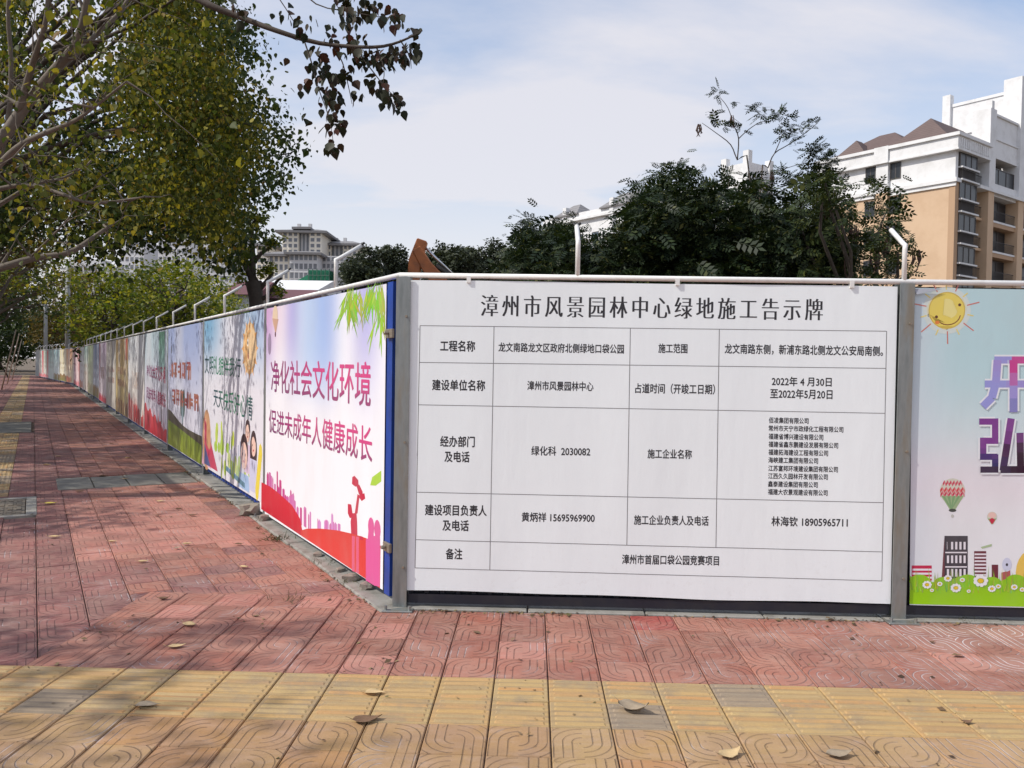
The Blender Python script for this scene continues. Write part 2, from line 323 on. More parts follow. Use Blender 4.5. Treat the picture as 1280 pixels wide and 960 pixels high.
# front pavement (in line with the front fence)
def rect(fn, s0, s1, t0, t1, z): return [fn(s0, t0, z), fn(s1, t0, z), fn(s1, t1, z), fn(s0, t1, z)]
pv = MB(); pv.add(rect(FP, -1.6, 16, -.22, 7, -.014) + rect(FP, -6, -1.6, 1.03, 7, -.014), [(0, 1, 2, 3), (4, 5, 6, 7)])
front_pave = tag(pv.build('pavement', BED), kind='structure')
stuff = []
rt = random.Random(3)
def tilt(o, r): o.rotation_euler[0] = r.gauss(0, .006); o.rotation_euler[1] = r.gauss(0, .006)
def worn_grey(s, row):
    return rt.random() < .09
for ci in range(-18, 60):
    s = .15 + .25*ci + .125
    for ri in range(-1, 24):
        t = .04 + .25*ri + .125
        if ri < 4:
            if s < -1.6 or (ri == -1 and s > -.1): continue
            kind = 'deep' if (ri == 0 and 1.38 < s < 1.62) else ('salmon' if rt.random() < .07 else 'red')
        elif ri < 6: kind = 'tacg' if worn_grey(s, ri) else 'tac'
        elif ri < 9: kind = 'yellow'
        else: kind = 'red'
        fl = rt.choice((1, -1)); P = FP(s, t, rt.uniform(-.0015, .001)); a = A1 + math.pi*rt.choice((0, 1))
        x, y, z = project(P)
        if s < 4.4 and ri < 9 and -60 < x < 1340:
            o = instance(MT[kind][0 if fl > 0 else 1], 'tactile_tile' if kind[:3] == 'tac' else 'paving_tile', P, a + rt.uniform(-.004, .004), front_pave); tilt(o, rt)
        else: stuff.append((kind, fl, P, a))
joined_tiles('paving_tiles', stuff, front_pave)

# side pavement (in line with the side fence)
pv = MB()
pv.add(rect(SP, -3, 72, .02, 5.4, -.02), [(3, 2, 1, 0)])
side_pave = tag(pv.build('pavement', BED), kind='structure')
SLABS = [(5.72, 6.72, .14, 1.66), (13.85, 16.9, 1.85, 3.6), (4.2, 5.4, 1.82, 3.1)]
cand = []
for ci in range(-1, 21):
    t = .10 + .25*ci + .125
    for ri in range(-12, 284):
        s = .06 + .25*ri + .125 + (0.03 if ci % 2 else -.02)
        P = SP(s, t, -.0045 + rt.uniform(-.0015, .001))
        v = P - C0; sf, tf = v@u1, v@n1
        if (sf > -1.6+.18 and tf > -.2+.17) or tf > 1.04+.17: continue
        if any(a < s < b and c < t < d for a, b, c, d in SLABS): continue
        strip = 2.1 < t < 2.6 and s > 5.6
        if strip: kind = rt.choice(('tac', 'tac', 'tacg', 'yellow'))
        elif 1.9 < t and s < 5.6: kind = 'purple'
        elif .35 < t < 1.6 and 2.2 < s < 4.9: kind = 'salmon'
        elif t < .9 and s < 2.2: kind = rt.choice(('purple', 'red'))
        elif t > 1.35: kind = 'purple'
        else: kind = rt.choice(('red', 'red', 'purple')) if s < 9 else rt.choice(('red', 'purple'))
        x, y, z = project(P)
        cand.append((z if (-30 < x < 640 and 0 < z) else 1e3+z, kind, rt.choice((1, -1)), P, A2 - math.pi/2 + (math.pi/2 if strip else 0) + math.pi*rt.choice((0, 1))))
cand.sort(key=lambda c: c[0])
for k, (z, kind, fl, P, a) in enumerate(cand[:295]):
    o = instance(MT[kind][0 if fl > 0 else 1], 'paving_tile', P, a, side_pave); tilt(o, rt)
    if kind[:3] == 'tac': o.name = 'tactile_tile'
joined_tiles('paving_tiles', [(k, f, P, a) for (z, k, f, P, a) in cand[295:]], side_pave)
# concrete cover slabs let into the pavement
def slab(s0, s1, t0, t1, n, label, alongt=True):
    c = SP((s0+s1)/2, (t0+t1)/2, 0); th = thing('utility_cover', c, label, 'utility cover')
    for i in range(n):
        m = MB(); a, b = (t0+(t1-t0)*i/n, t0+(t1-t0)*(i+1)/n) if alongt else (t0, t1)
        dz = rt.uniform(-.002, .004)
        m.box(SP(s0, a+.006, -.04), SP(s1, a+.006, -.04)-SP(s0, a+.006, -.04), SP(s0, b-.006, -.04)-SP(s0, a+.006, -.04), (0, 0, .042+dz))
        o = m.build('cover_slab', SLAB, th); bevel(o, .004)
    return th
def bevel(o, wd, seg=1):
    md = o.modifiers.new('bevel', 'BEVEL'); md.width = wd; md.segments = seg; md.limit_method = 'ANGLE'; return o
slab(5.74, 6.7, .16, 1.64, 4, 'row of grey concrete cover slabs running from the fence foot across the near red pavement')
slab(13.9, 16.8, 1.9, 3.5, 2, 'far grey concrete cover slab set across the yellow tactile strip on the walkway')
mh = thing('manhole_cover', SP(4.8, 2.4, 0), 'square brown-grey manhole cover with a ribbed grid, set in the walkway at the left edge', 'manhole cover')
m = MB()
for (a, b, c, d) in ((4.22, 5.38, 1.84, 1.93), (4.22, 4.3, 1.93, 3.0), (5.3, 5.38, 1.93, 3.0)):
    m.box(SP(a, c, -.04), SP(b, c, 0)-SP(a, c, 0), SP(a, d, 0)-SP(a, c, 0), (0, 0, .042))
bevel(m.build('frame', CONC, mh), .004)
m = MB(); m.box(SP(4.31, 1.94, -.04), SP(5.29, 1.94, 0)-SP(4.31, 1.94, 0), SP(4.31, 3.0, 0)-SP(4.31, 1.94, 0), (0, 0, .032)); m.build('lid', IRON, mh)
m = MB()
for i in range(7):
    for j in range(14):
        s0 = 4.34+i*.135; t0 = 1.97+j*.073
        if (i+j//3) % 2 == 0: m.box(SP(s0, t0, -.01), SP(s0+.115, t0, 0)-SP(s0, t0, 0), SP(s0, t0+.04, 0)-SP(s0, t0, 0), (0, 0, .009))
        else: m.box(SP(s0, t0, -.01), SP(s0+.1, t0, 0)-SP(s0, t0, 0), SP(s0, t0+.05, 0)-SP(s0, t0, 0), (0, 0, .007))
m.build('rib_grid', IRON, mh)

# ------------------------------------------------------------------ fences
BEND = 44.0; _c5, _s5 = math.cos(math.radians(4.5)), math.sin(math.radians(4.5))
u2b = np.array([u2[0]*_c5-u2[1]*_s5, u2[0]*_s5+u2[1]*_c5, 0]); n2b = np.array([-u2b[1], u2b[0], 0])
def SB(s, t, z):
    if s <= BEND: return SP(s, t, z)
    return C0 + u2*BEND + u2b*(s-BEND) + n2b*t + UP*z
def post(root, fn, s, w=.085, ztop=1.985, d=.08, s_in=1):
    m = MB(); f = .008
    # H section: front flange, rear flange, web
    a, b = s-w/2, s+w/2; t1, t0 = .014, .014-d
    for (p, q, r, e) in ((a, b, t1-f, t1), (a, b, t0, t0+f), (s-f/2, s+f/2, t0+f, t1-f)):
        m.box(fn(p, r, .006), fn(q, r, .006)-fn(p, r, .006), fn(p, e, .006)-fn(p, r, .006), (0, 0, ztop-.006))
    o = bevel(m.build('post', GALV, root), .0015)
    m = MB(); m.box(fn(s-.09, .10, -.0), fn(s+.09, .10, 0)-fn(s-.09, .10, 0), fn(s-.09, -.09, 0)-fn(s-.09, .10, 0), (0, 0, .010))
    bp = bevel(m.build('base_plate', GALV, o), .002)
    for k in (-1, 1): m = MB(); m.tube([fn(s+k*.07, .075, .01), fn(s+k*.07, .075, .035)], .009, 6); m.build('anchor_bolt', GALV, o)
    return o
def bracket(root, fn, s, nin, big=True):
    r = .0145
    e = fn(s, -.01, 2.20); tip = fn(s, -.01-.19*nin, 2.33)
    m = MB(); m.tube([fn(s, -.01, 1.99), fn(s, -.01, 2.185), e+UP*.012-((tip-e)*.02), e+(tip-e)*.12+UP*.006, tip], r, 8)
    o = m.build('bracket', WPIPE, root, smooth=True)
    if big:
        m = MB(); d = (tip-e)/np.linalg.norm(tip-e); sd_ = fn(s+1, 0, 0)-fn(s, 0, 0)
        for k in (-1, 1): m.tube([tip-d*.005, tip+d*.02+sd_*.022*k+UP*.01], [.006, .009], 6)
        m.build('wire_holder', BLK, o)
def rail(root, pts):
    m = MB(); m.tube(pts, .0165, 10); return m.build('top_rail', WPIPE, root, smooth=True)

FS1 = 7.2
ff = thing('hoarding_fence', FP(2.5, 0, 0), 'near construction hoarding facing the viewer, dark steel sheets between galvanised posts under a white pipe', 'fence')
P0 = on_front(495, 757)[0]+.012; P1 = on_front(1122, 775)[0]
fposts = [P0+.01, P1, 2*P1-P0, 2*P1-P0+(P1-P0)]
for s in fposts[:3]: post(ff, FP, s)
for a, b in zip(fposts[:2], fposts[1:3]):
    m = MB(); n = 30
    for i in range(n):                              # trapezoid-ribbed sheet
        s0 = a+.05+(b-a-.1)*i/n; s1 = a+.05+(b-a-.1)*(i+1)/n; q = (s1-s0)/4; ts_ = -.03; tr = -.045
        prof = [(s0, ts_), (s0+q, ts_), (s0+1.5*q, tr), (s1-.5*q, tr), (s1, ts_)]
        for (p, t), (p2, t2) in zip(prof, prof[1:]): m.add([FP(p, t, .035), FP(p2, t2, .035), FP(p2, t2, 1.97), FP(p, t, 1.97)], [(0, 1, 2, 3)])
    m.build('steel_sheet', NAVY, ff)
    m = MB(); m.box(FP(a+.045, -.01, .03), FP(b-.045, -.01, 0)-FP(a+.045, -.01, 0), FP(a, -.05, 0)-FP(a, -.01, 0), (0, 0, .055)); m.build('bottom_channel', NAVY, ff)
rail(ff, [FP(.0, -.01, 1.995), FP(2, -.01, 1.995), FP(FS1-1, -.01, 1.995)])
bs = [on_front(722, 345)[0], on_front(1131, 349)[0]]; sp_ = bs[1]-bs[0]
for k in range(3): bracket(ff, FP, bs[0]+k*sp_, 1)
for x in (586, 847, 1065, 1290):
    s = on_front(x, 348)[0]; m = MB(); m.box(FP(s-.012, .008, 1.955), (u1*.024), n1*-.03, (0, 0, .04)); m.build('rail_clip', WPIPE, ff)

sf_ = thing('hoarding_fence', SP(0, 0, 0), 'long construction hoarding receding along the walkway, blue steel sheets behind a row of printed banners', 'fence')
PS = 3.155; SPOST = [.06] + [PS*k for k in range(1, 21)]
for k in range(1, 21): post(sf_, SB, PS*k, ztop=1.98)
for a, b in zip(SPOST[:-1], SPOST[1:]):
    m = MB(); n = 24 if a < 20 else 10
    for i in range(n):
        s0 = a+.03+(b-a-.06)*i/n; s1 = a+.03+(b-a-.06)*(i+1)/n; q = (s1-s0)/4
        prof = [(s0, -.03), (s0+q, -.03), (s0+1.5*q, -.045), (s1-.5*q, -.045), (s1, -.03)]
        for (p, t), (p2, t2) in zip(prof, prof[1:]): m.add([SB(p, t, .06), SB(p2, t2, .06), SB(p2, t2, 1.97), SB(p, t, 1.97)], [(0, 1, 2, 3)])
    m.build('steel_sheet', BLUE, sf_)
m = MB(); m.box(SP(.045, .02, .06), u2*.085, n2*-.05, (0, 0, 1.9)); e_ = m.build('edge_channel', BLUE, sf_)
for z in (.33, 1.62):
    m = MB(); m.box(SP(.01, .022, z), u2*.10, n2*.018, (0, 0, .055)); m.tube([SP(.06, .045, z+.03), SP(.06, .07, z+.03)], .012, 6); bevel(m.build('latch', RUST, sf_), .002)
rail(sf_, [SB(s, -.01, 1.995) for s in (0, 10, 20, 32, 44, 54, 66)])
k = 0; s = on_side(418, 355)[0]
while s < 65: bracket(sf_, SB, s, 1, big=s < 12); s += 1.97; k += 1
# far end turns the corner
m = MB(); q0 = SB(66, 0, 0)
for i in range(8):
    p = q0 + u1*(i*1.0); m.box(p+UP*.05, u1*.95, n1*-.03, (0, 0, 1.92))
m.build('steel_sheet', simple('pale_sheet', (.45, .47, .46), .5, var=.2), sf_)

# concrete kerb stones under both fences
kb = thing('kerb', FP(0, 0, 0), 'low weathered concrete kerb strip under the near hoarding', 'kerb')
for i in range(10):
    m = MB(); a = .1+i*.7; m.box(FP(a, .035, -.03), u1*.693, n1*-.16, (0, 0, .040+rt.uniform(-.003, .003))); bevel(m.build('kerb_stone', CONC, kb), .006)
kb = thing('kerb', SP(1, 0, 0), 'low broken concrete kerb strip under the long side hoarding', 'kerb')
for i in range(60):
    m = MB(); a = -.05+i*1.0; m.box(SP(a, .11+rt.uniform(-.01, .01), -.04), u2*.99, n2*-.25, (0, 0, .05+rt.uniform(-.006, .008))); bevel(m.build('kerb_stone', CONC, kb), .01)

# ------------------------------------------------------------------ lettering
_TC = {}
def glyphs(txt, bold=.0, song=False, italic=0):
    key = (txt, bold, song)
    if key in _TC: return _TC[key]
    def run(off):
        c = bpy.data.curves.new('lettering', 'FONT'); c.body = txt; c.offset = off; c.resolution_u = 3
        o = bpy.data.objects.new('lettering', c); COL.objects.link(o)
        dg = bpy.context.evaluated_depsgraph_get(); me = bpy.data.meshes.new_from_object(o.evaluated_get(dg))
        V = np.array([v.co[:] for v in me.vertices]).reshape(-1, 3)[:, :2]; F = [tuple(p.vertices) for p in me.polygons]
        bpy.data.objects.remove(o); bpy.data.meshes.remove(me); return V, F
    V, F = run(0 if not song else -.012)
    off = [(-.034, 0), (-.017, 0), (0, 0), (.017, 0), (.034, 0)] if song else ([(0, 0)] + ([(bold, 0), (-bold, 0), (0, bold), (0, -bold)] if bold > .02 else [(bold*1.7, 0), (bold*.85, bold*1.2)]) if bold else [(0, 0)])
    n = len(V); Vs = []; Fs = []; Ls = []
    for i, d in enumerate(off): Vs.append(V+np.array(d)); Fs += [tuple(j+i*n for j in f) for f in F]; Ls += [i]*n
    lay = np.array(Ls); V = np.concatenate(Vs); F = Fs
    lo, hi = V.min(0), V.max(0); V = (V-lo)/(hi-lo); _TC[key] = (V, F, lay); return _TC[key]

class Sheet:
    """a printed sheet on a fence plane; art is placed in (s, z)"""
    def __init__(q, fn, s0, s1, z0, z1, amp=.0015, freq=9, t=-.004, ph=0, th=.002, inv=False):
        q.fn, q.s0, q.s1, q.z0, q.z1, q.amp, q.freq, q.t, q.ph, q.lay, q.th = fn, s0, s1, z0, z1, amp, freq, t, ph, 0, th
    def wave(q, s): return q.amp*(math.sin(q.freq*s+q.ph)+.5*math.sin(2.7*q.freq*s+1.3+q.ph)+.3*math.sin(.31*q.freq*s+q.ph))
    def P(q, s, z, off=0): return q.fn(s, q.t+q.wave(s)+off, z)
    def rel(q, a, b): return q.s0+(q.s1-q.s0)*a, q.z0+(q.z1-q.z0)*b      # a from the left as seen
    def sheet(q, mat, colf=None, nx=40, nz=12, name='sheet', parent=None, edge=None):
        m = MB(); V = []; cols = []
        for j in range(nz+1):
            for i in range(nx+1):
                a, b = i/nx, j/nz; s, z = q.rel(a, b)
                if edge: s, z = edge(a, b, s, z)
                V.append(q.P(s, z)); cols.append(tuple(colf(a, b)) if colf else (1, 1, 1))
        n = len(V); F = []
        for j in range(nz):
            for i in range(nx): k = j*(nx+1)+i; F.append((k, k+1, k+nx+2, k+nx+1))
        V2 = [p - (q.fn(0, q.th, 0)-q.fn(0, 0, 0)) for p in V]
        m.add(V, []);
        for f in F: m.f.append(list(f)); m.c.append([cols[i] for i in f] if colf else (1, 1, 1))
        m.add(V2, [])
        B = [i for i in range(nx+1)] + [(j*(nx+1)+nx) for j in range(1, nz+1)] + [nz*(nx+1)+i for i in range(nx-1, -1, -1)] + [j*(nx+1) for j in range(nz-1, 0, -1)]
        for i, k in enumerate(B):
            k2 = B[(i+1) % len(B)]; m.f.append([k2, k, k+n, k2+n]); m.c.append((.8, .8, .8) if colf else (1, 1, 1))
        for f in F: m.f.append([i+n for i in f[::-1]]); m.c.append((.7, .7, .7) if colf else (1, 1, 1))
        return m.build(name, mat, parent)
    def begin(q): q.m = MB()
    def off(q): q.lay += 1; return .0003 + .000006*q.lay
    def poly(q, pts, col):                          # pts (s, z) convex or mild
        o = q.off(); n = len(pts); V = [q.P(s, z, o) for s, z in pts]; q.m.add(V, [tuple(range(n))], col)
    def strip(q, xs, lo, hi, c0, c1=None):          # column strip area
        o = q.off(); V = []; n = len(xs)
        for x, a, b in zip(xs, lo, hi): V += [q.P(x, a, o), q.P(x, b, o)]
        base = len(q.m.v); q.m.add(V, [])
        for i in range(n-1):
            q.m.f.append([base+2*i, base+2*i+2, base+2*i+3, base+2*i+1]); c1_ = c1 or c0; q.m.c.append([c0, c0, c1_, c1_])
    def disc(q, s, z, r, col, rz=None, n=18, a0=0, a1=2*math.pi):
        rz = rz or r; q.poly([(s+r*math.cos(a0+(a1-a0)*i/n), z+rz*math.sin(a0+(a1-a0)*i/n)) for i in range(n)], col)
    def line(q, pts, wd, col):
        fine = []
        for (a, b) in zip(pts, pts[1:]):
            n = max(1, int(math.hypot(b[0]-a[0], b[1]-a[1])/.06)); fine += [(a[0]+(b[0]-a[0])*i/n, a[1]+(b[1]-a[1])*i/n) for i in range(n)]
        fine.append(pts[-1]); o_ = q.off(); pts = fine
        for (a, b) in zip(pts, pts[1:]):
            d = np.array(b)-np.array(a); l = np.linalg.norm(d)+1e-9; p = np.array([-d[1], d[0]])/l*wd/2
            q.m.add([q.P(*(np.array(a)-p), o_), q.P(*(np.array(b)-p), o_), q.P(*(np.array(b)+p), o_), q.P(*(np.array(a)+p), o_)], [(0, 1, 2, 3)], col)
    def end(q, name, mat, parent): return q.m.build(name, mat, parent) if q.m.f else None
    def text(q, txt, quad, mat, parent, bold=.0, song=False, colf=None, name='lettering', shear=0):
        V, F, lay = glyphs(txt, bold, song); (bl, br, tr, tl) = [np.array(p, float) for p in quad]
        o = q.off(); m = MB(); W = []
        for (x, y), l in zip(V, lay):
            p = (bl*(1-x)+br*x)*(1-y)+(tl*(1-x)+tr*x)*y; W.append(q.P(p[0], p[1], o+.00003*l))
        m.add(W, []);
        for f in F:
            m.f.append(list(f)); m.c.append([colf(V[i][0], V[i][1]) for i in f] if colf else (1, 1, 1))
        return m.build(name, mat, parent)
    def quad_px(q, conv, tl, bl, tr, br): return [conv(*bl), conv(*br), conv(*tr), conv(*tl)]

# ------------------------------------------------------------------ the notice sheet
sL = on_front(505, 738)[0]; sR = on_front(1113.5, 755)[0]
zb = (on_front(505, 738)[1]+on_front(1113, 755)[1])/2
nb = Sheet(FP, sL, sR, zb, 1.968, amp=.0016, freq=5)
root = thing('notice_sign', FP((sL+sR)/2, 0, zb), 'large white construction notice with black title and ruled table on the near hoarding', 'sign')
zl, zr = on_front(505, 738)[1], on_front(1113, 755)[1]
stl, str_ = on_front(511, 348)[0], on_front(1122.5, 352)[0]
def edge(a, b, s, z):
    zz = (zl*(1-a)+zr*a + .004*math.sin(7*a)+.003*math.sin(17*a))*(1-b) + (1.966+.002*math.sin(9*a))*b
    return (sL*(1-b)+stl*b)*(1-a)+(sR*(1-b)+str_*b)*a, zz
nb.sheet(WVINYL, None, 60, 10, 'sheet', root, edge)
F_ = on_front
TL, TR, BL, BR = (525, 407), (1108.5, 414), (518.7, 710), (1102.5, 726.3)
YL = [407, 453, 506, 615.3, 674.7, 710]; YR = [414, 460.5, 516.7, 628.4, 690, 726.3]
XT = [525, 617.5, 788, 899.3, 1108.5]; XB = [518.7, 612.2, 783, 894.5, 1102.5]
def seg(p, q_, wd=.0042): nb.line([F_(*p), F_(*q_)], wd, (1, 1, 1))
nb.begin()
for i in range(6):
    xl = 525-(YL[i]-407)/303*6.3; xr = 1108.5-(YR[i]-414)/312*6
    ym = (YL[i]+YR[i])/2
    seg((xl, YL[i]), ((xl+xr)/2, ym)); seg(((xl+xr)/2, ym), (xr, YR[i]))
def yat(i, x): xl, xr = 522, 1105; return YL[i]+(YR[i]-YL[i])*(x-xl)/(xr-xl)
for j in range(5):
    e = 5 if j in (0, 1, 4) else 4
    x0 = XT[j]; y0 = yat(0, x0); y1 = yat(e, x0); x1 = XT[j]+(XB[j]-XT[j])*(y1-y0)/(yat(5, x0)-y0); seg((x0, y0), (x1, y1))
nb.end('table_ruling', LINE, root)
def nt_(txt, x0, x1, yc, h, slope=.012, **k):
    lean = .02*h/2
    y0, y1 = yc-slope*(x1-x0)/2, yc+slope*(x1-x0)/2
    nb.text(txt, [F_(x0-lean, y0+h/2), F_(x1-lean, y1+h/2), F_(x1+lean, y1-h/2), F_(x0+lean, y0-h/2)], INK, root, **k)
SPC = '\u2009'
nt_(SPC.join('漳州市风景园林中心绿地施工告示牌'), 601, 1029, 384.5, 27, .012, song=True)
B1 = dict(bold=.026); B2 = dict(bold=.021)
for (t, x0, x1, y, h) in [('工程名称', 550, 594, 432.5, 14), ('建设单位名称', 540, 606.5, 481.5, 14), ('经办部门', 550, 593.5, 552, 14), ('及电话', 555.5, 587, 571, 14),
    ('建设项目负责人', 531, 608.5, 638, 14), ('及电话', 553, 586, 657, 14), ('备注', 557, 578, 692.5, 14)]: nt_(t, x0, x1, y, h, .015, **B1)
for (t, x0, x1, y, h) in [('龙文南路龙文区政府北侧绿地口袋公园', 623, 780, 435, 12), ('施工范围', 823, 859.5, 435.5, 12), ('龙文南路东侧，新浦东路北侧龙文公安局南侧。', 906, 1104, 437.5, 13),
    ('漳州市风景园林中心', 659, 742, 482.5, 12), ('占道时间（开竣工日期）', 794, 894, 486, 13), ('2022年 4 月30日', 965, 1040, 477, 12), ('至2022年5月20日', 963, 1041, 492.5, 12.5),
    ('绿化科  2030082', 664, 738, 564, 12), ('施工企业名称', 809.5, 865, 567.5, 12), ('黄炳祥 15695969900', 652, 743.5, 647, 12), ('施工企业负责人及电话', 792.5, 886, 650.5, 12.5),
    ('林海钦 18905965711', 964.5, 1060, 652.5, 12.5), ('漳州市首届口袋公园竞赛项目', 777.5, 899, 700, 12.5)]: nt_(t, x0, x1, y, h, .016, **B2)
for (t, wd, y) in [('佰凌集团有限公司', 8, 525.8), ('常州市天宁市政绿化工程有限公司', 15, 536.2), ('福建省博兴建设有限公司', 11, 546.2), ('福建省鑫东鹏建设发展有限公司', 14, 556.2), ('福建拓海建设工程有限公司', 12, 566),
    ('海峡建工集团有限公司', 10, 575.7), ('江苏富邦环境建设集团有限公司', 14, 586.2), ('江西久久园林开发有限公司', 12, 595.7), ('鑫泰建设集团有限公司', 10, 605.6), ('福建大农景观建设有限公司', 12, 615.6)]:
    nt_(t, 961.3-(y-525)*.012, 961.3-(y-525)*.012+wd*6.22, y, 7.6, .02, **B2)

# ------------------------------------------------------------------ printed banners
WH = lin((226, 226, 230))
def mixv(a, b, t): t = max(0, min(1, t)); return tuple(x*(1-t)+y*t for x, y in zip(a, b))
def ss(a, b, x): t = max(0, min(1, (x-a)/(b-a))); return t*t*(3-2*t)
# right-hand front banner
sl0 = on_front(1137.5, 756)[0]; sr0 = fposts[2]-.05; zb0 = on_front(1137.5, 756.5)[1]
rb = Sheet(FP, sl0, sr0, zb0, 1.96, amp=.0002, freq=4)
root = thing('printed_banner', FP((sl0+sr0)/2, 0, zb0), 'banner right of the notice: smiling sun, balloons, purple lettering, daisies on grass', 'banner')
def rbg(a, b):
    c = mixv(lin((228, 230, 234)), lin((182, 212, 218)), ss(.3, .8, b)); c = mixv(c, lin((205, 214, 224)), ss(.1, .0, a)*.6)
    return mixv(c, lin((232, 205, 218)), .3*ss(.25, .4, b)*(1-ss(.4, .55, b)))
tls = on_front(1141, 352)[0]
rb.sheet(VINYL, rbg, 44, 16, 'sheet', root, lambda a, b, s, z: (s+(tls-sl0)*b*(1-a)**3, z))
rb.begin(); F = on_front
def pxr(c, x, y, dx, dy): # px radius to metres
    s, z = F(x, y); s2, z2 = F(x+dx, y+dy); return abs(s2-s), abs(z2-z)
gs = lambda x: F(x, 600)[0]
k_ = .0000
M_ = (F(1240, 500)[0]-F(1140, 500)[0])/100       # metres per photo pixel
def ell(x, y, rx, ry, c, n=20): s, z = F(x, y); rb.disc(s, z, rx*M_, c, ry*M_, n)
def pl(pts, c): rb.poly([F(*p) for p in pts], c)
ell(1184, 388, 30, 30, lin((205, 216, 212))); ell(1184, 388, 25, 25, lin((215, 214, 185)))
for i in range(14):
    a = i*2*math.pi/14+.2; r0, r1 = 26, (42 if i % 2 else 34); c = lin((200, 120, 110)) if i % 2 else lin((222, 205, 120))
    s, z = F(1184+r0*math.cos(a), 388+r0*math.sin(a)); s2, z2 = F(1184+r1*math.cos(a), 388+r1*math.sin(a)); rb.line([(s, z), (s2, z2)], .007, c)
ell(1184, 388, 23, 23.5, lin((205, 180, 80)), 28); ell(1184, 388, 21.5, 22, lin((226, 206, 96)), 28); ell(1183, 386, 15, 13, lin((230, 218, 140)), 24)
for i in range(8):
    a0, a1 = .15+i*.28, .15+(i+1)*.28; rb.line([F(1185+16*math.cos(a0), 392+14*math.sin(a0)), F(1185+16*math.cos(a1), 392+14*math.sin(a1))], .006, lin((120, 70, 40)))
ell(1200, 381, 2, 2, lin((90, 50, 30)), 8); ell(1171, 396, 2, 2, lin((90, 50, 30)), 8); ell(1172, 403, 3, 2.5, lin((220, 130, 60)), 8)
def balloon(x, y, r, small=False):
    ell(x, y, r, r*1.02, lin((205, 205, 190)), 24)
    cols = [lin((190, 40, 70)), lin((225, 200, 180)), lin((200, 50, 60)), lin((150, 175, 130)), lin((120, 160, 110))]
    pl([(x-r*.9, y+r*.35), (x-r*.18, y+r*1.5), (x+r*.18, y+r*1.5), (x+r*.9, y+r*.35)], cols[3])
    if small: pl([(x-r*.6, y+r*.6), (x-r*.15, y+r*1.4), (x+r*.15, y+r*1.4), (x+r*.6, y+r*.6), (x, y+r*.2)], cols[0]); ell(x, y-r*.3, r*.8, r*.6, lin((226, 190, 180)), 14); return
    n = 6
    for row, (yy, c) in enumerate(((-.62, cols[0]), (-.1, cols[2]), (.22, cols[0]))):
        hw = math.sqrt(max(.02, 1-yy*yy))*r*.97
        for i in range(n):
            x0 = x-hw+2*hw*i/n; x1 = x-hw+2*hw*(i+1)/n; xm = (x0+x1)/2; yb = y+yy*r
            pl([(x0, yb), (xm, yb-r*.24), (xm, yb+r*.02), (x0, yb+r*.26)], c); pl([(xm, yb-r*.24), (x1, yb), (x1, yb+r*.26), (xm, yb+r*.02)], mixv(c, (1, .8, .8), .25))
    for i in range(4): pl([(x-r*.8+r*.4*i, y+r*.4), (x-r*.6+r*.4*i, y+r*.4), (x-r*.05, y+r*1.42), (x-r*.12, y+r*1.42)], cols[4])
    ell(x, y+r*1.5, r*.3, r*.13, lin((40, 50, 45)), 12); ell(x, y+r*1.95, r*.12, r*.14, lin((190, 190, 185)), 8)
balloon(1191, 614, 16); balloon(1240.5, 646, 6.3, True)
# buildings
dk = lin((42, 38, 52)); mg = lin((190, 30, 75)); mr = lin((105, 40, 55)); wt = lin((228, 224, 232))
pl([(1140, 707), (1165, 707), (1165, 733), (1140, 733)], mg)
for i in range(4): pl([(1141, 711+i*5), (1165, 711+i*5), (1165, 713.5+i*5), (1141, 713.5+i*5)], wt)
pl([(1177, 730), (1181, 670), (1185, 670), (1183, 730)], mr); pl([(1181, 670), (1210, 670), (1210, 732), (1181, 732)], dk)
for r_ in range(3):
    for i in range(5): x = 1184+i*5.2; y = 677.5+r_*17; pl([(x, y), (x+2.6, y), (x+2.6, y+9.5), (x, y+9.5)], wt)
for y in (690, 708): pl([(1182, y), (1209, y), (1209, y+1.6), (1182, y+1.6)], wt)
pl([(1218, 689), (1233, 689), (1233, 722), (1218, 722)], mr)
for i in range(7): pl([(1218.5, 692+i*4.3), (1233, 692+i*4.3), (1233, 694+i*4.3), (1218.5, 694+i*4.3)], wt)
pl([(1240, 706), (1248, 706), (1248, 724), (1240, 724)], mr); pl([(1252, 716), (1263, 713), (1264, 728), (1252, 728)], lin((170, 90, 90)))
ell(1259, 706, 6, 9, lin((200, 205, 225)), 12); ell(1259, 706, 1.6, 2, lin((60, 60, 70)), 8)
ell(1291, 716, 21, 30, lin((225, 190, 90)), 22)
pl([(1226, 684), (1240, 680), (1240, 683), (1228, 686)], lin((170, 190, 150)))
